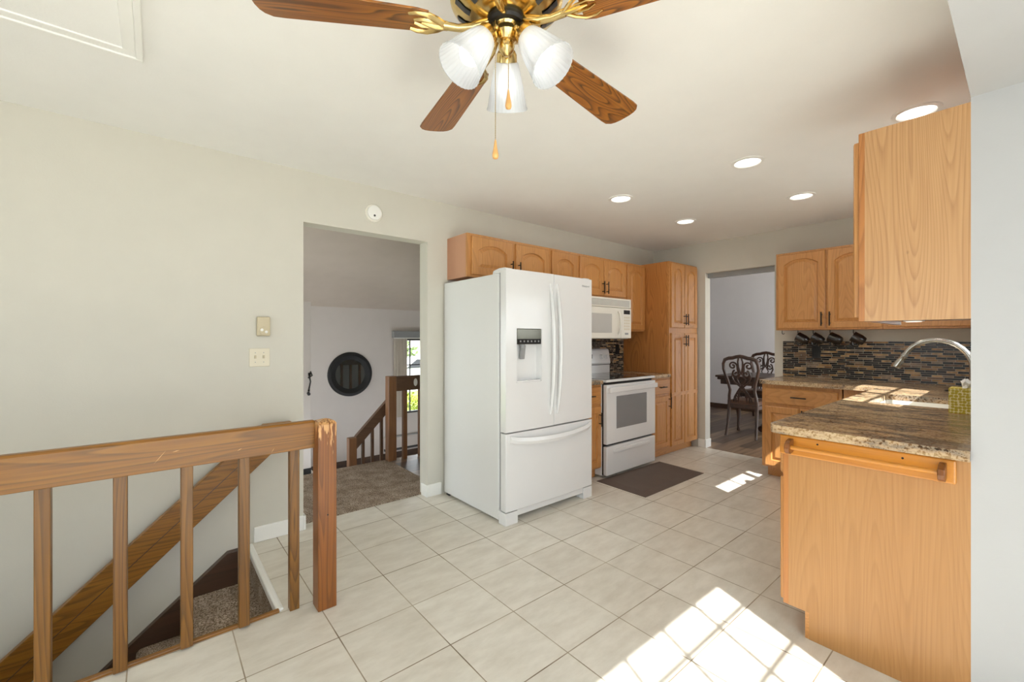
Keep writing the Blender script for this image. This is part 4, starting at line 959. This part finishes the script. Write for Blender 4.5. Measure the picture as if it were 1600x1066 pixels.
# ------------------------------------------------------------------ dining room
t = thing('dining_table', 'dark wood dining table on a carved pedestal in the dining room', 'table', (6.27, -1.2, 0))
tx0, tx1, ty0, ty1 = 5.79, 6.75, -2.5, -.34
obj('tabletop', mb().box(tx0, tx1, ty0, ty1, .735, .765), 'darkwood', t, bevel=.008)
obj('apron', mb().box(tx0+.05, tx1-.05, ty0+.06, ty1-.06, .635, .735), 'darkwood', t)
obj('edge_moulding', mb().box(tx0+.02, tx1-.02, ty0+.02, ty1-.02, .70, .735), 'darkwood', t, bevel=.01)
for y in (-.95, -1.95):
    pd = obj('pedestal', mb().lathe([(.06, .10), (.06, .16), (.045, .2), (.07, .28), (.085, .34), (.05, .42), (.045, .5), (.07, .56), (.08, .636)], (6.27, y, 0), n=24).box(6.20, 6.34, y-.07, y+.07, .08, .14), 'darkwood', t, smooth=True)
    for sx in (-1, 1): obj('foot', mb().tube([(6.27+sx*.03, y, .13), (6.27+sx*.2, y, .12), (6.27+sx*.36, y, .06), (6.27+sx*.41, y, .045)], [.045, .04, .04, .045], 10), 'darkwood', pd, smooth=True)
obj('stretcher', mb().box(6.24, 6.30, -1.95, -.95, .10, .15), 'darkwood', t)
def dchair():
    # local: origin under the back, faces +X; built at world origin
    t = thing('dining_chair', 'x', 'chair', (0, 0, 0), 'carved dining chairs')
    def bx(z): return -.10*max(0, z-.45)/.6
    # outer hoop of the back
    P = []
    side = [(.17, .46), (.165, .54), (.15, .62), (.165, .72), (.195, .82), (.215, .90), (.215, .97), (.19, 1.025), (.14, 1.045), (.09, 1.05), (.045, 1.065), (0, 1.072)]
    for y, z in side: P.append((bx(z), y, z))
    for y, z in side[-2::-1]: P.append((bx(z), -y, z))
    obj('back_frame', mb().tube(P, [.023 if abs(i-len(P)/2) > 5 else .027 for i in range(len(P))], 10, flat=.8), 'darkwood', t, smooth=True)
    def spiral(y0, z0, r0, a0, turns, sg, r1=.008, n=22): 
        out = []
        for k in range(n+1):
            s = k/n; r = r0+(r1-r0)*s; a = a0+sg*2*pi*turns*s; out.append((y0+r*cos(a), z0+r*sin(a)))
        return out
    sp = mb()
    for sg in (-1, 1):
        def S(pts, r=.0135): sp.tube([(bx(z), sg*y, z) for y, z in pts], r, 8, flat=.8)
        S(spiral(.095, .945, .055, pi*1.05, 1.35, -1)[::-1] + [(.04, .90), (.03, .84)])
        S([(.015, 1.065), (.03, 1.0), (.025, .93), (.012, .87), (.0, .84)])
        S(spiral(.06, .84, .05, pi*.4, 1.3, -1))
        S([(.10, .86), (.115, .80), (.09, .735), (.04, .69), (.0, .655), (-.035, .61), (-.05, .55), (-.05, .47)])
        S([(.01, .84), (.05, .77), (.03, .71), (-.02, .665), (-.06, .60), (-.10, .53), (-.115, .47)], .010)
        S([(.0, .66), (.06, .60), (.085, .53), (.085, .46)], .010)
        S(spiral(.045, .55, .035, pi*.5, .8, -1), .008)
    obj('splat', sp, 'darkwood', t, smooth=True)
    obj('seat_rail', mb().prism([(-.02, -.19), (-.02, .19), (.42, .24), (.44, .20), (.44, -.20), (.42, -.24)], 'z', .38, .44), 'darkwood', t, bevel=.01)
    obj('seat', mb().loops([[(x*(1-g)+.21*g, y*(1-g), z) for x, y in ((0, -.175), (0, .175), (.41, .22), (.43, .18), (.43, -.18), (.41, -.22))] for g, z in ((0, .44), (.02, .465), (.10, .485), (.35, .49))]), 'leather', t, smooth=True)
    for sg in (-1, 1):
        obj('leg', mb().tube([(0, sg*.17, .48), (-.005, sg*.17, .36), (-.03, sg*.175, .18), (-.08, sg*.185, .01)], [.022, .022, .017, .016], 10), 'darkwood', t, smooth=True)
        obj('leg', mb().tube([(.40, sg*.20, .40), (.43, sg*.215, .32), (.425, sg*.21, .18), (.40, sg*.205, .06), (.42, sg*.21, .012)], [.032, .032, .019, .014, .022], 10), 'darkwood', t, smooth=True)
    return t
ch = dchair()
ch.location = (5.33, -.92, 0); ch.rotation_euler = (0, 0, radians(2)); ch['label'] = 'carved scroll-back dining chair with its back to the kitchen'
c2 = copy_tree(ch); c2.location = (7.02, -.56, 0); c2.rotation_euler = (0, 0, radians(180)); c2['label'] = 'carved dining chair on the far side of the dining table'
